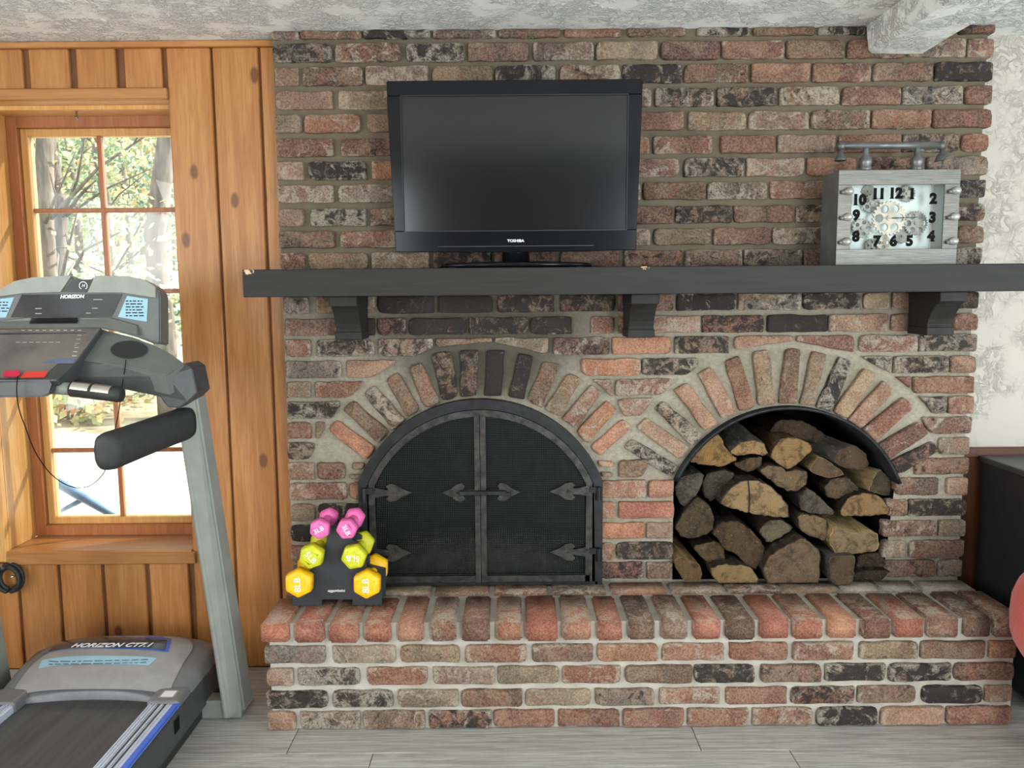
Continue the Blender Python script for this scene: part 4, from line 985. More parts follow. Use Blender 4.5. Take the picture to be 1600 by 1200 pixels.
q0, q1 = dk(560, 900, 2.505), dk(800, 930, 2.505); box('cross_bar', q0.x, q1.x, 2.511, 2.573, HZ + 0.10, HZ + 0.13, 'rack', rk)
q0, q1 = dk(600, 400, 2.505), dk(760, 430, 2.505); box('cross_bar', q0.x, q1.x, 2.511, 2.573, q1.z, q1.z + 0.03, 'rack', rk)
q = dk(650, 942, 2.4985); text('brand_lettering', 'amazonbasics', 0.012, Matrix.Translation((q.x, 2.4995, q.z)) @ FACE, 'white_print', rk, 0.0004, 0.0002, width=0.055)
bm = bmesh.new(); q = dk(603, 956, 2.4985); tube(bm, [(q.x - 0.012, 2.4992, q.z + 0.003), (q.x, 2.4992, q.z - 0.001), (q.x + 0.012, 2.4992, q.z + 0.003)], 0.0008, 6); mesh_obj('smile_mark', bm, 'white_print', rk)
def dumbbell(x, y, r, rot, tag_, trot, col, Lh, name, label):
    Yf = 2.440; Yr = Yf + Lh
    c = dk(x, y, Yf); R = r / 6.154 * 2.52 / FPX
    d = thing('dumbbell', (c.x, (Yf + Yr) / 2, c.z - R), label, 'dumbbell', 'hand weights on the rack')
    M_ = MAT[col]
    def hexa(y0, y1, flip):
        bm = bmesh.new(); prof = ((0.55, 0), (0.86, 0.0), (1.0, 0.010), (1.0, (y1 - y0) - 0.008), (0.55, (y1 - y0)))
        if flip: prof = tuple((a, (y1 - y0) - b) for a, b in reversed(prof))
        rings = [[bm.verts.new((c.x + R * s * math.cos(rot + k * math.pi / 3), y0 + h, c.z + R * s * math.sin(rot + k * math.pi / 3))) for k in range(6)] for s, h in prof]
        for a, b in zip(rings, rings[1:]):
            for k in range(6): bm.faces.new((a[k], a[(k + 1) % 6], b[(k + 1) % 6], b[k]))
        bm.faces.new(rings[0]); bm.faces.new(list(reversed(rings[-1]))); fix(bm)
        bmesh.ops.bevel(bm, geom=[e for e in bm.edges], offset=0.0025, segments=2, affect='EDGES', clamp_overlap=True)
        return mesh_obj('head', bm, M_, d, True)
    hl = 0.030 + R * 0.45
    h1 = hexa(Yf, Yf + hl, False); hexa(Yr - hl, Yr, True)
    bm = bmesh.new(); hr = 0.0135; m_ = (Yf + Yr) / 2
    lathe(bm, [(R * 0.5, Yf + hl - 0.008 - m_), (hr, Yf + hl + 0.010 - m_), (hr * 1.05, 0), (hr, Yr - hl - 0.010 - m_), (R * 0.5, Yr - hl + 0.008 - m_)], (c.x, m_, c.z), (0, 1, 0), 16)
    mesh_obj('handle', bm, M_, d, True)
    text('weight_print', tag_, R * 0.62, Matrix.Translation((c.x, Yf - 0.0006, c.z)) @ Matrix.Rotation(-trot, 4, 'Y') @ FACE, 'white_print', h1, 0.0005, 0.0002, width=R * 0.98)
MAT['db_pink'] = pmat('pink_vinyl', lin((232, 112, 176)), lin((222, 98, 164)), 40, rough=0.45, bmp=0.05)
MAT['db_green'] = pmat('lime_vinyl', lin((206, 208, 40)), lin((194, 196, 30)), 40, rough=0.45, bmp=0.05)
MAT['db_yellow'] = pmat('yellow_vinyl', lin((250, 196, 22)), lin((242, 184, 14)), 40, rough=0.45, bmp=0.05)
rad = math.radians
dumbbell(480, 360, 104, rad(25), '3LB', rad(28), 'db_pink', .165, 'pink', 'left pink 3LB hex dumbbell on the top of the rack')
dumbbell(742, 360, 106, rad(5), '3LB', rad(-62), 'db_pink', .165, 'pink', 'right pink 3LB hex dumbbell on the top of the rack')
dumbbell(400, 625, 126, rad(20), '5LB', rad(-48), 'db_green', .180, 'green', 'left lime green 5LB hex dumbbell on the middle of the rack')
dumbbell(810, 630, 128, rad(10), '5LB', rad(175), 'db_green', .180, 'green', 'right lime green 5LB hex dumbbell with upside-down lettering')
dumbbell(277, 885, 146, rad(28), '8LB', rad(92), 'db_yellow', .195, 'yellow', 'left yellow 8LB hex dumbbell on the bottom of the rack')
dumbbell(935, 895, 146, rad(28), '8LB', rad(90), 'db_yellow', .195, 'yellow', 'right yellow 8LB hex dumbbell on the bottom of the rack')

# ================================================================== RIGHT EDGE
MAT['cab'] = pmat('black_vinyl_case', lin((34, 36, 40)), lin((28, 30, 33)), 12, rough=0.55, bmp=0.2, bscale=200)
MAT['cab_top'] = pmat('grey_black_top', lin((70, 72, 74)), lin((52, 54, 56)), 8, rough=0.4)  # top given a lighter grey than the body
cx = 1.652; czt = at(1537, 712, 2.77).z
cab = thing('black_cabinet', (cx + 0.3, 2.6, 0), 'large black cabinet against the white wall right of the hearth', 'cabinet')
box('cabinet_body', cx, cx + 0.62, 2.43, 2.775, 0.03, czt - 0.02, 'cab', cab, 0.012, 2)
box('cabinet_top', cx - 0.004, cx + 0.625, 2.422, 2.778, czt - 0.022, czt, 'cab_top', cab, 0.005, 2)
for x in (cx + 0.05, cx + 0.57):
    for y in (2.47, 2.73): box('foot', x - .02, x + .02, y - .02, y + .02, 0, 0.032, 'tv_matte', cab)
def make_fabric():
    m, nt, b = nmat('coral_fabric'); v = coords(nt, (1, 1, 1), False)
    n = noise(nt, v, 260, 3); c = mixc(nt, mrange(nt, n, 0.3, 0.7), lin((226, 98, 84)), lin((204, 78, 66)))
    nt.links.new(c, b.inputs['Base Color']); b.inputs['Roughness'].default_value = 0.95; b.inputs['Sheen Weight'].default_value = 0.3
    bump(nt, b, n, 0.6, 0.003); return m
MAT['coral'] = make_fabric()
ax0 = at(1580, 962, 2.205).x
ch = thing('footstool', (ax0 + 0.25, 2.15, 0), 'coral red fabric footstool cut off at the right edge of the picture', 'footstool')
def pillow(name, x0, x1, y0, y1, z0, z1, p=3.0, n=24, m=16, smooth=True):
    bm = bmesh.new(); cx_, cy_, cz_ = (x0 + x1) / 2, (y0 + y1) / 2, (z0 + z1) / 2; rows = []
    sg = lambda v, e: math.copysign(abs(v) ** e, v)
    for j in range(m + 1):
        ph = -math.pi / 2 + math.pi * j / m
        rows.append([bm.verts.new((cx_ + (x1 - x0) / 2 * sg(math.cos(ph), 2 / p) * sg(math.cos(2 * math.pi * i / n), 2 / p), cy_ + (y1 - y0) / 2 * sg(math.cos(ph), 2 / p) * sg(math.sin(2 * math.pi * i / n), 2 / p), cz_ + (z1 - z0) / 2 * sg(math.sin(ph), 2 / p))) for i in range(n)])
    for a, b in zip(rows, rows[1:]):
        for i in range(n): bm.faces.new((a[i], a[(i + 1) % n], b[(i + 1) % n], b[i]))
    bmesh.ops.remove_doubles(bm, verts=bm.verts, dist=1e-5)
    return mesh_obj(name, fix(bm), 'coral', ch, smooth)
za = at(1600, 908, 2.12).z; zb_ = at(1600, 1048, 2.12).z
pillow('cushion', ax0, ax0 + 0.50, 1.92, 2.34, zb_ - 0.06, za + 0.045, 2.7)
pillow('seat_base', ax0 + 0.07, ax0 + 0.43, 1.98, 2.28, 0.12, zb_ + 0.06, 5.0)
for x in (ax0 + 0.12, ax0 + 0.38):
    for y in (2.02, 2.24):
        bm = bmesh.new(); tube(bm, [(x, y, 0), (x, y, 0.16)], [0.014, 0.022], 10); mesh_obj('leg', bm, 'pine_red', ch, True)
# ================================================================== TREADMILL
MAT['tm_grey'] = pmat('grey_console_plastic', lin((100, 104, 101)), lin((92, 96, 93)), 20, rough=0.45)
MAT['tm_light'] = pmat('light_grey_plastic', lin((146, 152, 144)), lin((136, 142, 134)), 20, rough=0.42)
MAT['tm_dark'] = pmat('charcoal_plastic', lin((66, 70, 70)), lin((56, 60, 60)), 20, rough=0.48)
MAT['tm_black'] = pmat('black_foam_grip', lin((40, 42, 42)), lin((34, 36, 36)), 60, rough=0.6, bmp=0.1)
MAT['tm_hood'] = pmat('silver_hood_plastic', lin((150, 150, 150)), lin((138, 138, 138)), 16, rough=0.38)
MAT['tm_hood_d'] = pmat('grey_hood_rim', lin((110, 112, 114)), lin((100, 102, 104)), 16, rough=0.4)
MAT['tm_post'] = pmat('grey_painted_steel', lin((138, 142, 136)), lin((126, 130, 124)), 10, rough=0.38)
MAT['tm_belt'] = pmat('black_walking_belt', lin((74, 76, 76)), lin((58, 60, 60)), 5, (8, 0.6, 8), rough=0.55, bmp=0.1, bscale=300)
MAT['tm_glass'] = pmat('dark_display_panel', lin((64, 66, 70)), lin((52, 54, 56)), 9, rough=0.12)
MAT['tm_sky'] = pmat('pale_blue_sticker', lin((150, 190, 206)), lin((140, 180, 196)), 14, rough=0.45)
MAT['tm_blue'] = pmat('bright_blue_strip', lin((52, 100, 206)), lin((44, 90, 196)), 10, rough=0.4)
MAT['tm_rail'] = pmat('ribbed_aluminium', lin((206, 216, 230)), lin((184, 194, 210)), 10, (20, 1, 20), rough=0.35, metal=0.2)
MAT['tm_red'] = pmat('red_button', lin((214, 62, 50)), lin((200, 54, 44)), 10, rough=0.4)
MAT['tm_pinkred'] = pmat('crimson_key', lin((206, 40, 72)), lin((190, 34, 64)), 10, rough=0.4)
MAT['tm_over'] = pmat('brown_grey_overlay', lin((116, 110, 104)), lin((86, 84, 84)), 7, rough=0.2)
MAT['tm_over_b'] = pmat('blue_grey_overlay', lin((104, 118, 146)), lin((84, 98, 128)), 9, rough=0.2)
MAT['chrome'] = pmat('pulse_plate_steel', (0.72, 0.71, 0.64), (0.6, 0.6, 0.54), 20, rough=0.22, metal=0.9)
TX = -1.29
tm = thing('treadmill', (TX, 1.75, 0), 'grey treadmill facing the window with console and walking belt', 'treadmill')
def T(name, bm, mat, parent=None, smooth=False): return mesh_obj(name, bm, mat, parent or tm, smooth)
tc = lambda x, y, Y: at(x / 5.0, 420 + y / 5.0, Y)          # console crop
def cslab(name, pts, vec, mat, parent=None, bev=0.0, seg=1):
    return T(name, slab(bmesh.new(), [tc(*p) for p in pts], vec, bev, seg), mat, parent)
# console: upper housing, leaning back
yT, yB_ = 2.375, 2.335
def yu(v): return yB_ + (yT - yB_) * (1 - (v - 50) / 500.0)   # distance of the leaning face at crop row v
hp = [(-150, 300), (-60, 210), (0, 160), (110, 95), (250, 65), (560, 50), (575, 80), (720, 80), (740, 50), (1000, 55), (1130, 85), (1215, 140), (1250, 190), (1252, 585), (1215, 592), (1060, 530), (800, 462), (0, 466), (-170, 500)]
hs = cslab('display_housing', [(x, y, yu(y)) for x, y in hp], (0, 0.06, -0.01), 'tm_grey', None, 0.004, 2)
def cplate(name, pts, mat, parent, lift=0.002, th=0.003): return cslab(name, [(x, y, yu(y) - lift) for x, y in pts], (0, th, 0), mat, parent)
cplate('top_cap', [(-60, 214), (0, 162), (110, 97), (250, 67), (556, 53), (470, 180), (180, 190), (0, 215), (-40, 235)], 'tm_light', hs, 0.006, 0.008)
cplate('top_cap', [(742, 53), (1000, 58), (1130, 88), (1213, 143), (1213, 225), (950, 185), (682, 185)], 'tm_light', hs, 0.006, 0.008)
cplate('logo_recess', [(570, 84), (722, 84), (682, 183), (484, 180)], 'tm_dark', hs)
q = tc(650, 132, yu(132) - 0.004); bm = bmesh.new()
n = 24
for (r0, r1) in ((0.0125, 0.0105),):
    a = [bm.verts.new((q.x + r0 * math.cos(2 * math.pi * k / n), q.y, q.z + r0 * math.sin(2 * math.pi * k / n))) for k in range(n)]; b = [bm.verts.new((q.x + r1 * math.cos(2 * math.pi * k / n), q.y, q.z + r1 * math.sin(2 * math.pi * k / n))) for k in range(n)]
    for k in range(n): bm.faces.new((a[k], a[(k + 1) % n], b[(k + 1) % n], b[k]))
T('logo_ring', fix(bm), 'white_print', hs)
text('logo_letter', 'H', 0.013, Matrix.Translation(q) @ FACE, 'white_print', hs, 0.0006, 0.0, 0.3)
ds = cplate('display_panel', [(170, 202), (955, 196), (872, 374), (82, 380)], 'tm_glass', hs)
q = tc(562, 218, yu(218) - 0.004); text('brand_lettering', 'HORIZON', 0.014, Matrix.Translation(q) @ Matrix.Rotation(-0.01, 4, 'Y') @ FACE, 'white_print', ds, 0.0004, 0.0006, 0.3, width=0.072)
bm = bmesh.new()
for x, y, w_ in ((300, 310, 50), (300, 350, 50), (765, 240, 70), (740, 308, 45), (690, 346, 36)):
    q = tc(x, y, yu(y) - 0.0025); h = w_ / 10 * 2.35 / FPX; bx(bm, q.x - h, q.x + h, q.y, q.y + 0.001, q.z - 0.0012, q.z + 0.0012)
o = T('panel_marks', bm, 'tm_light', ds); o['kind'] = 'stuff'
def sticker(pts, name='instruction_sticker'):
    s = cplate(name, pts, 'tm_sky', hs, 0.0025); bm = bmesh.new()
    x0 = min(p[0] for p in pts) + 60; x1 = max(p[0] for p in pts) - 30; y0 = min(p[1] for p in pts) + 40; y1 = max(p[1] for p in pts) - 40
    rr_ = random.Random(4); y = y0
    while y < y1:
        x = x0
        while x < x1 - 20:
            L = rr_.uniform(12, 46); q0 = tc(x, y, yu(y) - 0.0032); q1 = tc(min(x + L, x1), y, yu(y) - 0.0032); bx(bm, q0.x, q1.x, q0.y, q0.y + 0.0006, q0.z - 0.0015, q0.z + 0.0015); x += L + 10
        y += 23
    o = mesh_obj('printed_lines', bm, 'ink', s); o['kind'] = 'stuff'
sticker([(992, 212), (1155, 236), (1145, 414), (922, 376)]); sticker([(-120, 250), (110, 222), (45, 380), (-130, 390)])
cslab('vent_ledge', [(-170, 430, 2.335), (0, 405, 2.335), (230, 378, 2.335), (850, 382, 2.335), (1068, 440, 2.335), (1072, 522, 2.318), (800, 462, 2.318), (0, 467, 2.318), (-170, 480, 2.318)], (0, 0.03, 0), 'tm_grey', hs, 0.002)
bm = bmesh.new()
for i in range(5):
    y = 388 + i * 9.0; a = tc(250 - i * 4, y, 2.327); b = tc(605, y, 2.327); bx(bm, a.x, b.x, a.y - 0.004, a.y + 0.002, a.z - 0.0012, a.z + 0.0012)
o = T('vent_slots', bm, 'ink', hs); o['kind'] = 'stuff'
# console: lower dashboard, tilted toward the runner
def yd(v): return 2.325 - (v - 460) / 400.0 * 0.185
dpts = [(-260, 470), (0, 470), (795, 458), (700, 590), (600, 720), (440, 870), (0, 875), (-260, 880)]
db = cslab('dashboard', [(x, y, yd(y)) for x, y in dpts], (0, 0.035, -0.035), 'tm_dark', None, 0.003)
def dplate(name, pts, mat, lift=0.003, parent=None): return cslab(name, [(x, y, yd(y) - lift) for x, y in pts], (0, 0.0025, -0.001), mat, parent or db)
ov = dplate('overlay', [(-200, 480), (20, 474), (785, 464), (640, 655), (575, 740), (450, 740), (385, 800), (345, 850), (-200, 855)], 'tm_over')
dplate('overlay_window', [(-100, 505), (40, 500), (680, 498), (590, 595), (-100, 598)], 'tm_glass', 0.0042, ov)
dplate('overlay_band', [(-100, 605), (500, 600), (440, 640), (-100, 645)], 'tm_over_b', 0.0042, ov)
dplate('overlay_band', [(-100, 705), (590, 700), (570, 735), (-100, 740)], 'tm_over_b', 0.0042, ov)
dplate('overlay_line', [(-100, 596), (600, 594), (597, 599), (-100, 601)], 'tm_light', 0.005, ov)
bdg = dplate('name_badge', [(165, 605), (375, 602), (385, 612), (370, 626), (170, 630), (158, 618)], 'tm_light', 0.0055, ov)
dplate('stop_button', [(190, 805), (375, 800), (345, 848), (160, 851)], 'tm_red', 0.006)
dplate('safety_key', [(40, 796), (148, 792), (155, 825), (125, 842), (30, 842), (18, 825)], 'tm_pinkred', 0.016)
bm = bmesh.new()
for i in range(6):
    a = tc(470 - i * 8 + 150, 520 + i * 32, yd(520 + i * 32) - 0.005); bx(bm, a.x - 0.006, a.x + 0.006, a.y, a.y + 0.001, a.z - 0.0012, a.z + 0.0012)
for i in range(9):
    a = tc(180 + i * 55, 480, yd(480) - 0.005); bx(bm, a.x - 0.005, a.x + 0.005, a.y, a.y + 0.001, a.z - 0.001, a.z + 0.001)
for i in range(7):
    a = tc(140 + i * 52, 575, yd(575) - 0.006); bx(bm, a.x - 0.006, a.x + 0.006, a.y, a.y + 0.001, a.z - 0.001, a.z + 0.001)
o = T('overlay_print', bm, 'tm_light', ov); o['kind'] = 'stuff'
# front lip of the dashboard
lip = [(-260, 872, 2.14), (0, 868, 2.14), (400, 850, 2.14), (412, 900, 2.13), (395, 985, 2.13), (345, 1006, 2.13), (0, 1010, 2.13), (-260, 1012, 2.13)]
cslab('front_lip', lip, (0, 0.06, 0.01), 'tm_dark', None, 0.006, 2)
# right arm with the cup holder
ya = lambda v: 2.345 - (v - 470) / 300.0 * 0.13
top = [(800, 470), (1060, 536), (1215, 596), (1350, 668), (1440, 735), (1300, 830), (980, 762), (620, 716), (700, 590)]
arm = cslab('right_arm', [(x, y, ya(y)) for x, y in top], (0, 0.02, -0.06), 'tm_grey', None, 0.003, 2)
front = [(620, 716, 2.238), (980, 762, 2.222), (1300, 830, 2.205), (1440, 735, 2.235), (1500, 775, 2.235), (1540, 968, 2.225), (1470, 1040, 2.225), (1400, 1088, 2.225), (1310, 1080, 2.225), (1280, 1050, 2.222), (1250, 1000, 2.222), (960, 940, 2.222), (590, 892, 2.222), (410, 890, 2.225), (450, 840, 2.228)]
T('arm_front', slab(bmesh.new(), [tc(*p) for p in front], (0.0, 0.10, 0.0), 0.003), 'tm_dark', arm)
bm = bmesh.new(); a = tc(984, 722, 2.232); b = tc(948, 940, 2.217); tube(bm, [tc(984, 712, 2.233), tc(978, 762, 2.215), tc(950, 938, 2.215)], 0.0012, 6); T('arm_seam', bm, 'ink', arm)
# cup holder: dark well let into the arm's top
n = 28; bm = bmesh.new(); r1, r2 = [], []
for k in range(n):
    t = 2 * math.pi * k / n; x, y = 1010 + 150 * math.cos(t), 632 + 73 * math.sin(t)
    r1.append(bm.verts.new(tc(x, y, ya(y) - 0.002))); x, y = 1010 + 143 * math.cos(t), 632 + 68 * math.sin(t); r2.append(bm.verts.new(tc(x, y, ya(y) - 0.0022)))
for k in range(n): bm.faces.new((r1[k], r1[(k + 1) % n], r2[(k + 1) % n], r2[k]))
fl_ = [bm.verts.new(v.co + Vector((0, 0.0, 0.0005))) for v in r2]
T('cup_holder_rim', fix(bm), 'tm_dark', arm)
bm = bmesh.new(); c0 = [bm.verts.new(tc(1010 + 143 * math.cos(2 * math.pi * k / n), 632 + 68 * math.sin(2 * math.pi * k / n), ya(632 + 68 * math.sin(2 * math.pi * k / n)) - 0.0018)) for k in range(n)]
bm.faces.new(c0); fix(bm); T('cup_holder_well', bm, 'tm_black', arm)
# pulse grip
g0, g1, g2 = tc(400, 928, 2.17), tc(565, 940, 2.165), tc(950, 985, 2.15)
bm = bmesh.new(); tube(bm, [g0, g1], 0.0175, 18); gp = T('pulse_grip', bm, 'tm_post', None, True)
d = (g2 - g1).normalized(); bm = bmesh.new(); tube(bm, [g1, g2 - d * 0.008, g2, g2 + d * 0.003], [0.0212, 0.0212, 0.019, 0.012], 20); T('grip_sleeve', bm, 'tm_black', gp, True)
for a, b in ((0.04, 0.40), (0.46, 0.82)):
    pa, pb = g1 + (g2 - g1) * a, g1 + (g2 - g1) * b; up = Vector((0, -0.6, 0.8)); sd = d.cross(up).normalized(); up = sd.cross(d).normalized()
    bm = bmesh.new(); rows = []
    for p in (pa, pb): rows.append([bm.verts.new(p + (up * math.cos(t) + sd * math.sin(t)) * 0.0222) for t in (-0.75 + 1.5 * k / 8 for k in range(9))])
    for k in range(8): bm.faces.new((rows[0][k], rows[0][k + 1], rows[1][k + 1], rows[1][k]))
    T('pulse_plate', fix(bm), 'chrome', gp, True)
# padded handlebar reaching back to the runner
h0, h1 = at(292, 660, 2.27), at(162, 708, 2.02)
bm = bmesh.new(); rows = []
for t, s in ((0, 0.92), (0.06, 1.0), (0.5, 1.0), (0.93, 1.05), (0.975, 1.0), (1.0, 0.82), (1.005, 0.4)):
    c = h0 + (h1 - h0) * t; sg = lambda v, e: math.copysign(abs(v) ** e, v)
    rows.append([bm.verts.new(c + Vector((0.030 * s * sg(math.cos(a), 0.7), 0, 0.047 * s * sg(math.sin(a), 0.7)))) for a in (2 * math.pi * k / 24 for k in range(24))])
for r, s in zip(rows, rows[1:]):
    for k in range(24): bm.faces.new((r[k], r[(k + 1) % 24], s[(k + 1) % 24], s[k]))
bm.faces.new(rows[0]); bm.faces.new(rows[-1]); T('handlebar', fix(bm), 'tm_black', None, True)
bm = bmesh.new(); rows2 = []
for t, s in ((0, 0.92), (0.06, 1.0), (0.5, 1.0), (0.93, 1.05), (0.975, 1.0), (1.0, 0.82), (1.005, 0.4)):
    c = h0 + (h1 - h0) * t; sg = lambda v, e: math.copysign(abs(v) ** e, v)
    rows2.append([bm.verts.new(Vector((2 * TX - c.x, c.y, c.z)) + Vector((0.030 * s * sg(math.cos(a), 0.7), 0, 0.047 * s * sg(math.sin(a), 0.7)))) for a in (2 * math.pi * k / 24 for k in range(24))])
for r, s in zip(rows2, rows2[1:]):
    for k in range(24): bm.faces.new((r[k], r[(k + 1) % 24], s[(k + 1) % 24], s[k]))
bm.faces.new(rows2[0]); bm.faces.new(rows2[-1]); T('handlebar', fix(bm), 'tm_black', None, True)
la = [at(-70, 520, 2.34), at(-66, 600, 2.20)]; ux = 2 * TX - at(302, 590, 2.27).x
T('left_arm', slab(bmesh.new(), [(la[0].x + 0.05, 2.34, la[0].z - 0.01), (ux + 0.02, 2.34, la[0].z - 0.06), (ux - 0.01, 2.32, la[1].z - 0.04), (ux + 0.01, 2.30, la[1].z - 0.09), (ux + 0.06, 2.30, la[1].z - 0.06), (la[0].x + 0.05, 2.30, la[1].z - 0.02)], (0, -0.10, -0.01), 0.006, 2), 'tm_dark')
# uprights
def upright(sgn):
    def mx_(p): return Vector((p.x if sgn > 0 else 2 * TX - p.x, p.y, p.z))
    B = [at(349, 1119, 2.41), at(381, 1099, 2.455)]; Tp = [at(266, 590, 2.25), at(302, 590, 2.27)]
    B[0].z = 0.012; B[1].z = 0.012
    bm = bmesh.new(); ring = []
    for (P, dep) in ((B, 0.11), (Tp, 0.085)):
        a, b = P; mid = (a + b) / 2
        pts = [a, a + (b - a) * 0.35 + Vector((0, -0.006, 0)), b + Vector((0.0, 0.004, 0)), b + Vector((0.004, dep * 0.7, 0)), b + Vector((-0.008, dep, 0)), a + Vector((0, dep, 0))]
        ring.append([bm.verts.new(mx_(p)) for p in pts])
    n = 6
    for k in range(n): bm.faces.new((ring[0][k], ring[0][(k + 1) % n], ring[1][(k + 1) % n], ring[1][k]))
    bm.faces.new(ring[0]); bm.faces.new(ring[1]); fix(bm)
    bmesh.ops.bevel(bm, geom=list(bm.edges), offset=0.006, segments=2, affect='EDGES', clamp_overlap=True)
    o = T('upright', bm, 'tm_post', None)
    p = mx_((B[0] + B[1]) / 2); 
    box('upright_foot', min(p.x - sgn * 0.15, p.x + sgn * 0.02), max(p.x - sgn * 0.15, p.x + sgn * 0.02), 2.44, 2.50, 0.0, 0.06, 'tm_post', o, 0.004)
upright(1); upright(-1)
# motor hood
def hz(x, y):
    u = (x - TX) / 0.295; pr = [(2.28, 0.150), (2.31, 0.158), (2.36, 0.185), (2.44, 0.210), (2.54, 0.222), (2.60, 0.212), (2.635, 0.16), (2.65, 0.05)]
    for (a, za_), (b, zb2) in zip(pr, pr[1:]):
        if y <= b: t = max(0, (y - a) / (b - a)); z = za_ + (zb2 - za_) * t; break
    else: z = 0.05
    return z - 0.040 * abs(u) ** 3.0
def hood_patch(name, pts_y, x0f, x1f, lift, mat, parent, nx=24):
    bm = bmesh.new(); rows = []
    for y in pts_y:
        xa, xb = x0f(y), x1f(y); rows.append([bm.verts.new((xa + (xb - xa) * i / nx, y, hz(xa + (xb - xa) * i / nx, y) + lift)) for i in range(nx + 1)])
    for r, s in zip(rows, rows[1:]):
        for i in range(nx): bm.faces.new((r[i], r[i + 1], s[i + 1], s[i]))
    return T(name, fix(bm), mat, parent, True), rows
fr_ = lambda a, b, n: [a + (b - a) * i / n for i in range(n + 1)]
ysH = [2.28, 2.295, 2.31, 2.335, 2.36, 2.40, 2.44, 2.49, 2.54, 2.57, 2.60, 2.62, 2.635, 2.643, 2.65]
bm = bmesh.new(); nx = 28; rows = []
for y in ysH:
    e = 0.295 - (0.03 * max(0, (y - 2.58) / 0.07) ** 2)
    row = [(TX - e, 0.05)] + [(TX - e + 2 * e * i / nx, None) for i in range(nx + 1)] + [(TX + e, 0.05)]
    rr2 = []
    for x, z in row:
        yy = y
        if y < 2.35: yy = y + 0.05 * (1 - ((x - TX) / 0.295) ** 2) * (2.35 - y) / 0.07   # the front edge bows away from the runner
        rr2.append(bm.verts.new((x, yy, z if z is not None else hz(x, y))))
    rows.append(rr2)
for r, s in zip(rows, rows[1:]):
    for i in range(len(r) - 1): bm.faces.new((r[i], r[i + 1], s[i + 1], s[i]))
low = [bm.verts.new((v.co.x, v.co.y, 0.10)) for v in rows[0]]
for i in range(len(low) - 1): bm.faces.new((low[i], low[i + 1], rows[0][i + 1], rows[0][i]))
hd = T('motor_hood', fix(bm), 'tm_hood_d', None, True)
hood_patch('hood_panel', fr_(2.32, 2.585, 14), lambda y: TX - 0.25 + 0.10 * max(0, (y - 2.40) / 0.185) ** 2.5, lambda y: TX + 0.235 - 0.05 * max(0, (y - 2.50) / 0.085) ** 2, 0.0022, 'tm_hood', hd)
def ypx(px, py, z0=0.2):                                    # place on the hood seen at a pixel
    z = z0
    for _ in range(6): p = at_z(px, py, z); z = hz(p.x, p.y)
    return at_z(px, py, z)
a, b = ypx(70, 1022), ypx(266, 1001)
bl, brr = ypx(68, 1021), ypx(268, 1017)
def dec(name, c4, lift, mat, parent, n=16, m=4):
    """patch on the hood between four seen corners: near-left, near-right, far-right, far-left"""
    P = [ypx(*p) for p in c4]; bm = bmesh.new(); rows = []
    for j in range(m + 1):
        v = j / m; rows.append([])
        for i in range(n + 1):
            u = i / n; q = (P[0] * (1 - u) + P[1] * u) * (1 - v) + (P[3] * (1 - u) + P[2] * u) * v; rows[-1].append(bm.verts.new((q.x, q.y, hz(q.x, q.y) + lift)))
    for r, s in zip(rows, rows[1:]):
        for i in range(n): bm.faces.new((r[i], r[i + 1], s[i + 1], s[i]))
    return T(name, fix(bm), mat, parent, True), P
dec('badge_border', [(68, 1023), (263, 1020.5), (268, 1000.5), (96, 1002)], 0.0035, 'tm_blue', hd)
bd, P = dec('badge', [(75, 1020), (258, 1017.5), (262, 1001.5), (100, 1003)], 0.0042, 'tm_glass', hd)
c = ypx(175, 1011); sl = math.atan2(hz(c.x, c.y + 0.02) - hz(c.x, c.y - 0.02), 0.04)
text('brand_lettering', 'HORIZON CT7.1', 0.032, Matrix.Translation((c.x, c.y, hz(c.x, c.y) + 0.0065)) @ Matrix.Rotation(sl, 4, 'X'), 'white_print', bd, 0.0004, 0.0006, 0.3, width=0.26)
st, P = dec('warranty_sticker', [(60, 1046), (232, 1041), (246, 1030), (66, 1033)], 0.0035, 'tm_sky', hd)
bm = bmesh.new(); rq = random.Random(2)
for row in (1036.5, 1040.5):
    x = 76
    while x < 222:
        L = rq.uniform(5, 16); p0 = ypx(x, row - (x - 70) * 0.022); p1 = ypx(x + L, row - (x + L - 70) * 0.022); z = max(hz(p0.x, p0.y), hz(p1.x, p1.y)) + 0.0042
        bm.faces.new([bm.verts.new(v) for v in ((p0.x, p0.y - .003, z), (p1.x, p1.y - .003, z), (p1.x, p1.y + .003, z), (p0.x, p0.y + .003, z))]); x += L + 3
o = T('printed_lines', fix(bm), 'tm_over_b', st); o['kind'] = 'stuff'
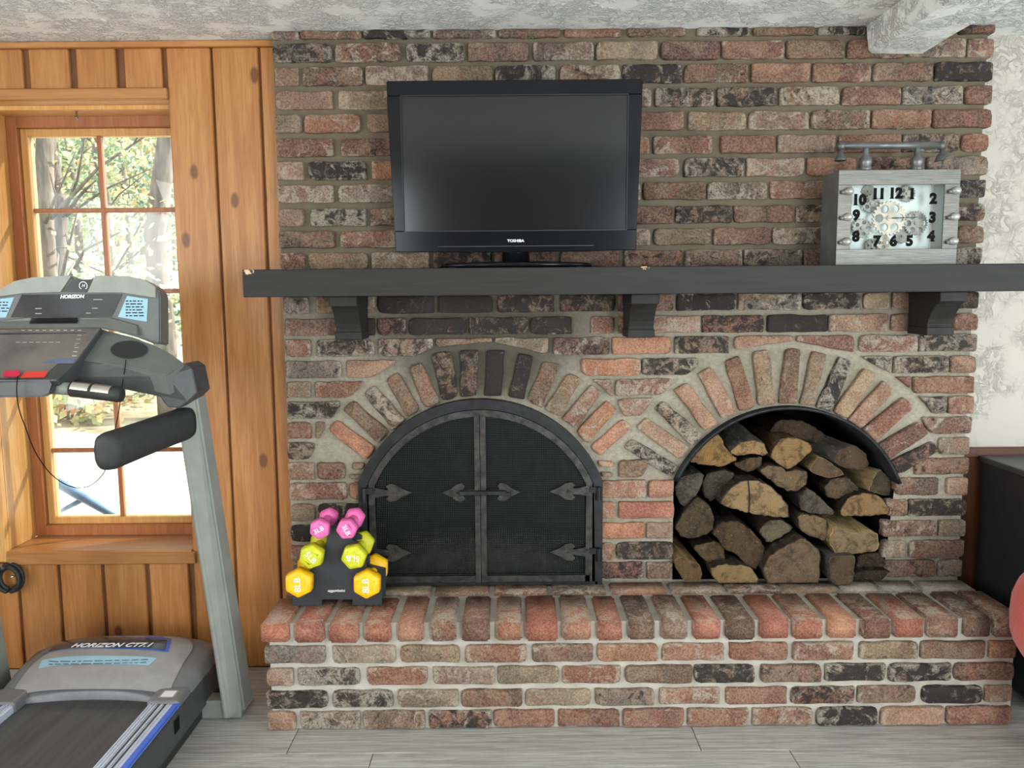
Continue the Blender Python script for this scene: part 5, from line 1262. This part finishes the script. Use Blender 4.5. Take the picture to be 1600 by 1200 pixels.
# deck, belt, side rails
box('deck_frame', TX - 0.262, TX + 0.262, 0.85, 2.62, 0.035, 0.105, 'tm_black', tm, 0.004)
box('walking_belt', TX - 0.205, TX + 0.205, 0.86, 2.40, 0.106, 0.126, 'tm_belt', tm, 0.008, 3)
for s in (1, -1):
    xa = TX + s * 0.200; xb = TX + s * 0.292
    rl = box('side_rail', min(xa, xb), max(xa, xb), 0.82, 2.262, 0.108, 0.148, 'tm_rail', tm, 0.004)
    for k in range(7):
        x = TX + s * (0.208 + k * 0.0092); box('rail_rib', x - 0.0016, x + 0.0016, 0.83, 2.258, 0.146, 0.1505, 'tm_dark' if k in (3, 5) else 'tm_rail', rl)
    xs = sorted((TX + s * 0.277, TX + s * 0.2925)); box('blue_edge', xs[0], xs[1], 0.825, 2.26, 0.140, 0.1505, 'tm_blue', rl)
    xs = sorted((TX + s * 0.195, TX + s * 0.294)); cap = box('rail_cap', xs[0], xs[1], 2.255, 2.345, 0.108, 0.158, 'tm_hood_d', tm, 0.010, 3)
    if s > 0:
        box('square_sticker', TX + 0.222, TX + 0.268, 2.278, 2.322, 0.157, 0.1585, 'tm_light', cap); box('sticker_inset', TX + 0.227, TX + 0.263, 2.283, 2.317, 0.158, 0.1592, 'white_print', cap)
    xs = sorted((TX + s * 0.255, TX + s * 0.300)); sk = box('side_skirt', xs[0], xs[1], 0.84, 2.60, 0.045, 0.138, 'tm_dark', tm, 0.004)
    xs = sorted((TX + s * 0.21, TX + s * 0.285)); box('base_rail', xs[0], xs[1], 0.9, 2.60, 0.0, 0.044, 'tm_black', tm, 0.003)
    if s > 0:
        q = at(234, 1188, 2.0); box('skirt_screw_cover', TX + 0.299, TX + 0.302, 1.955, 1.985, 0.075, 0.092, 'tm_light', sk, 0.001)
        box('skirt_slot', TX + 0.299, TX + 0.3015, 2.20, 2.235, 0.085, 0.125, 'ink', sk)
# safety cord hanging from the key
bm = bmesh.new(); CP = [(28, 588, 2.12), (26, 610, 2.115), (30, 640, 2.10), (40, 668, 2.10), (55, 706, 2.10), (80, 741, 2.10), (110, 760, 2.10), (138, 760, 2.10), (160, 742, 2.10), (168, 722, 2.12), (178, 680, 2.16), (186, 640, 2.19), (189, 612, 2.215)]
pts = [at(*p) for p in CP]; sm = []
for i in range(len(pts) - 1):
    p0, p1, p2, p3 = pts[max(i - 1, 0)], pts[i], pts[i + 1], pts[min(i + 2, len(pts) - 1)]
    for k in range(4):
        t = k / 4; sm.append(0.5 * ((2 * p1) + (p2 - p0) * t + (2 * p0 - 5 * p1 + 4 * p2 - p3) * t * t + (3 * p1 - p0 - 3 * p2 + p3) * t ** 3))
tube(bm, sm + [pts[-1]], 0.0013, 6); T('safety_cord', bm, 'ink')

# ---- coiled black cable hanging by the panelling
cc_ = at(2, 911, 2.72)
cbl = thing('coiled_cable', (cc_.x, 2.79, cc_.z), 'coiled black cable with silver plug hanging below the window', 'cable')
for i, (r, dy) in enumerate(((0.040, 0), (0.034, .012), (0.043, .02))):
    bm = bmesh.new(); tube(bm, [(cc_.x + r * math.cos(2 * math.pi * k / 32), 2.755 + dy, cc_.z + 1.15 * r * math.sin(2 * math.pi * k / 32)) for k in range(33)], 0.0075, 8, False); mesh_obj('cable_loop', bm, 'tm_black', cbl, True)
bm = bmesh.new(); a, b = at(16, 902, 2.76), at(30, 898, 2.77); tube(bm, [a, a + (b - a) * .4, a + (b - a) * .42, b], [0.004, 0.004, 0.0028, 0.0028], 10); mesh_obj('plug', bm, 'chrome', cbl, True)
bm = bmesh.new(); tube(bm, [(cc_.x - 0.01, 2.80, cc_.z + 0.04), (cc_.x - 0.01, 2.745, cc_.z + 0.043), (cc_.x - 0.01, 2.742, cc_.z + 0.055)], 0.003, 8); mesh_obj('hook', bm, 'steel', cbl)

# ================================================================== THE WOODS OUTSIDE
MAT['bark'] = pmat('pale_bark', lin((150, 142, 130)), lin((104, 98, 88)), 6, (4, 4, 0.8), rough=0.9, bmp=0.6, bscale=20)
MAT['bark_d'] = pmat('grey_brown_bark', lin((116, 108, 98)), lin((78, 72, 64)), 6, (4, 4, 0.8), rough=0.9, bmp=0.6, bscale=20)
def leaf_mat(name, a, b, c):
    m, nt, bs = nmat(name); v = coords(nt, (1, 1, 1), True); n = noise(nt, v, 3.0, 4); n2 = noise(nt, v, 9.0, 3)
    col = mixc(nt, mrange(nt, n, 0.4, 0.6), lin(a), lin(b)); col = mixc(nt, mrange(nt, n2, 0.55, 0.65), col, lin(c))
    nt.links.new(col, bs.inputs['Base Color']); bs.inputs['Roughness'].default_value = 0.7
    bs.inputs['Transmission Weight'].default_value = 0.0; bs.inputs['Subsurface Weight'].default_value = 0.0
    return m
MAT['leaf_a'] = leaf_mat('autumn_leaves', (204, 188, 140), (150, 160, 118), (200, 140, 100))
MAT['leaf_b'] = leaf_mat('green_leaves', (112, 138, 108), (156, 168, 124), (84, 118, 116))
MAT['lawn'] = pmat('sunlit_pale_ground', lin((226, 220, 204)), lin((206, 198, 180)), 5, rough=1.0, bmp=0.5, bscale=40)
MAT['bank'] = pmat('leafy_bank', lin((190, 176, 150)), lin((120, 112, 88)), 3, rough=1.0, bmp=0.8, bscale=20)
def gz(x, y):
    base = 0.28
    edge = 5.3 + (-0.9 * (x + 3.0))* -0.35
    d = y - edge
    return base + (0.0 if d < 0 else 0.20 * d if d < 8 else 1.6 + 0.10 * (d - 8))
bm = bmesh.new(); nx, ny = 40, 40; g = []
for i in range(nx + 1):
    g.append([])
    for j in range(ny + 1):
        x = -22 + 24 * i / nx; y = 3.3 + 26 * (j / ny) ** 1.6; g[-1].append(bm.verts.new((x, y, gz(x, y) + 0.04 * math.sin(x * 3 + y * 2))))
for i in range(nx):
    for j in range(ny): bm.faces.new((g[i][j], g[i + 1][j], g[i + 1][j + 1], g[i][j + 1]))
gnd = mesh_obj('ground', fix(bm), 'lawn', None, True); tag(gnd, kind='structure'); gnd.data.materials.append(MAT['bank'])
for p in gnd.data.polygons:
    c = sum((gnd.data.vertices[v].co for v in p.vertices), Vector()) / len(p.vertices)
    if c.y > 5.3 + 0.315 * (c.x + 3.0) + 0.3: p.material_index = 1
def tree(px, Y, pw, lean, seed, label, group=None, leaves=None, nb=7, spread=1.1, bark='bark', topz=7.0, lz=(0.8, 5.5), lcount=900):
    rr3 = random.Random(seed); p = at(px, 640, Y); z0 = gz(p.x, Y) - 0.1; r = pw / 2 * Y / FPX
    o = thing('tree', (p.x, Y, z0), label, 'tree', group)
    n = 9; spine = [Vector((p.x + lean * (k / n) * topz + rr3.uniform(-.03, .03) * k, Y + rr3.uniform(-.05, .05), z0 + (topz - z0) * k / n)) for k in range(n + 1)]
    bm = bmesh.new(); tube(bm, spine, [r * (1.15 - 0.5 * k / n) for k in range(n + 1)], 10); mesh_obj('trunk', bm, bark, o, True)
    bm = bmesh.new()
    zv = 1.35 + 0.27 * Y; kmax = max(3, min(n - 1, int(n * (zv - z0) / (topz - z0)) + 1))
    for _ in range(nb):
        k = rr3.randint(1, kmax); s = spine[k]; a = rr3.uniform(0, 6.28); L = rr3.uniform(0.5, 1.3) * spread; rb_ = r * rr3.uniform(0.18, 0.35)
        m1 = s + Vector((math.cos(a) * L * .5, math.sin(a) * L * .5, L * rr3.uniform(0.1, 0.5))); e = m1 + Vector((math.cos(a + rr3.uniform(-.6, .6)) * L * .6, math.sin(a) * L * .5, L * rr3.uniform(0.0, 0.6)))
        tube(bm, [s, m1, e], [rb_, rb_ * .7, rb_ * .25], 6)
        for _ in range(2): f = m1 + (e - m1) * rr3.random(); tube(bm, [f, f + Vector((rr3.uniform(-.5, .5), rr3.uniform(-.3, .3), rr3.uniform(-.1, .6))) * L * .6], [rb_ * .4, rb_ * .12], 5)
    b_ = mesh_obj('branches', bm, bark, o, True); b_['kind'] = 'stuff'
    if leaves:
        bm = bmesh.new(); cl = [Vector((spine[3].x + rr3.uniform(-1, 1) * spread, Y + rr3.uniform(-.6, .6) * spread, rr3.uniform(z0 + 0.5, zv + 0.4))) for _ in range(12)]
        for _ in range(lcount):
            c = rr3.choice(cl) + Vector((rr3.gauss(0, .32), rr3.gauss(0, .32), rr3.gauss(0, .28))) * spread
            s = rr3.uniform(.0024, .0052) * Y; u = Vector((rr3.uniform(-1, 1), rr3.uniform(-1, 1), rr3.uniform(-1, 1))).normalized(); v = u.orthogonal().normalized()
            bm.faces.new([bm.verts.new(c + u * s), bm.verts.new(c + v * s * .6), bm.verts.new(c - u * s), bm.verts.new(c - v * s * .6)])
        l_ = mesh_obj('foliage', bm, leaves, o); l_['kind'] = 'stuff'
    return o
tree(88, 6.6, 26, 0.010, 1, 'thick grey forked trunk outside the left panes', None, None, 14, 0.9, 'bark_d')
tree(112, 7.2, 20, -0.02, 2, 'slim leaning trunk beside the thick forked one outside the window', None, 'leaf_a', 10, 1.0, 'bark_d')
tree(188, 8.5, 15, 0.0, 3, 'straight dark trunk just right of the centre bar outside', None, 'leaf_b', 8, 1.2, 'bark_d')
tree(268, 6.2, 30, 0.0, 4, 'broad rough trunk outside at the right edge of the window', None, 'leaf_a', 6, 0.8, 'bark_d')
k = 10
for px, Y, pw, lf in ((50, 10.5, 12, 'leaf_a'), (140, 11.5, 11, 'leaf_b'), (165, 14, 9, 'leaf_a'), (215, 12.0, 10, 'leaf_b'), (238, 14.5, 9, 'leaf_a'), (290, 12, 11, 'leaf_b'), (70, 15, 8, 'leaf_b'), (120, 17, 8, 'leaf_a'), (200, 17, 8, 'leaf_b'), (255, 18, 8, 'leaf_a'), (20, 14, 9, 'leaf_b'), (310, 15.5, 9, 'leaf_a')):
    tree(px, Y, pw, RND.uniform(-.02, .02), k, 'slender tree with autumn leaves deep in the woods outside', 'far trees in the woods', lf, 7, 1.5, 'bark', 9.0, lcount=1500); k += 1
# low bushes on the bank
def bush(px, Y, r, mat, seed, label):
    rr4 = random.Random(seed); p = at(px, 660, Y); z0 = gz(p.x, Y); o = thing('bush', (p.x, Y, z0), label, 'bush', 'bushes at the edge of the woods')
    bm = bmesh.new()
    for _ in range(6): tube(bm, [(p.x, Y, z0 - .05), (p.x + rr4.uniform(-r, r), Y + rr4.uniform(-r, r) * .5, z0 + r * rr4.uniform(.6, 1.3))], [0.012, 0.004], 5)
    mesh_obj('stems', bm, 'bark', o)['kind'] = 'stuff'
    bm = bmesh.new()
    for _ in range(420):
        c = Vector((p.x + rr4.gauss(0, r * .5), Y + rr4.gauss(0, r * .3), z0 + abs(rr4.gauss(r * .55, r * .4)))); s = rr4.uniform(.02, .05)
        u = Vector((rr4.uniform(-1, 1), rr4.uniform(-1, 1), rr4.uniform(-1, 1))).normalized(); v = u.orthogonal().normalized()
        bm.faces.new([bm.verts.new(c + u * s), bm.verts.new(c + v * s * .6), bm.verts.new(c - u * s), bm.verts.new(c - v * s * .6)])
    mesh_obj('foliage', bm, mat, o)['kind'] = 'stuff'
bush(85, 6.3, .5, 'leaf_a', 31, 'yellow leaved bush at the edge of the woods outside the lower left pane')
bush(135, 7.4, .6, 'leaf_a', 32, 'orange and yellow bush on the bank beside the centre bar')
bush(215, 8.2, .6, 'leaf_b', 33, 'green bush on the bank outside the right panes')
bush(262, 8.8, .6, 'leaf_b', 34, 'green bush farthest right on the bank outside')
bush(105, 5.9, .35, 'leaf_a', 36, 'small golden bush nearest the house outside the lower left pane')
bush(205, 6.6, .4, 'leaf_b', 37, 'low green bush nearest the house outside the right panes')
bush(165, 6.4, .35, 'leaf_a', 38, 'low golden bush behind the centre bar near the house')
bush(60, 8.8, .7, 'leaf_b', 35, 'dark green bush at the left of the woods outside')
MAT['bluepole'] = pmat('blue_grey_pole', lin((92, 128, 160)), lin((70, 100, 130)), 10, rough=0.5)
bp = [at_z(80, 748, 0.55), at_z(120, 772, 0.52), at_z(190, 812, 0.42), at_z(130, 780, 0.5), at_z(84, 804, 0.33)]
bm = bmesh.new(); tube(bm, [bp[0], bp[1], bp[2]], [0.022, 0.020, 0.016], 8); tube(bm, [bp[3], bp[4]], [0.012, 0.01], 8)
q = at_z(84, 804, 0.30); tube(bm, [bp[0], (bp[0].x, bp[0].y + .02, gz(bp[0].x, bp[0].y))], [0.014, 0.012], 8); tube(bm, [bp[2], (bp[2].x + .02, bp[2].y, gz(bp[2].x, bp[2].y))], [0.014, 0.012], 8)
tag(mesh_obj('garden_pole', bm, 'bluepole', None, True), 'blue-grey pole propped on the sunlit ground outside the window', 'pole')
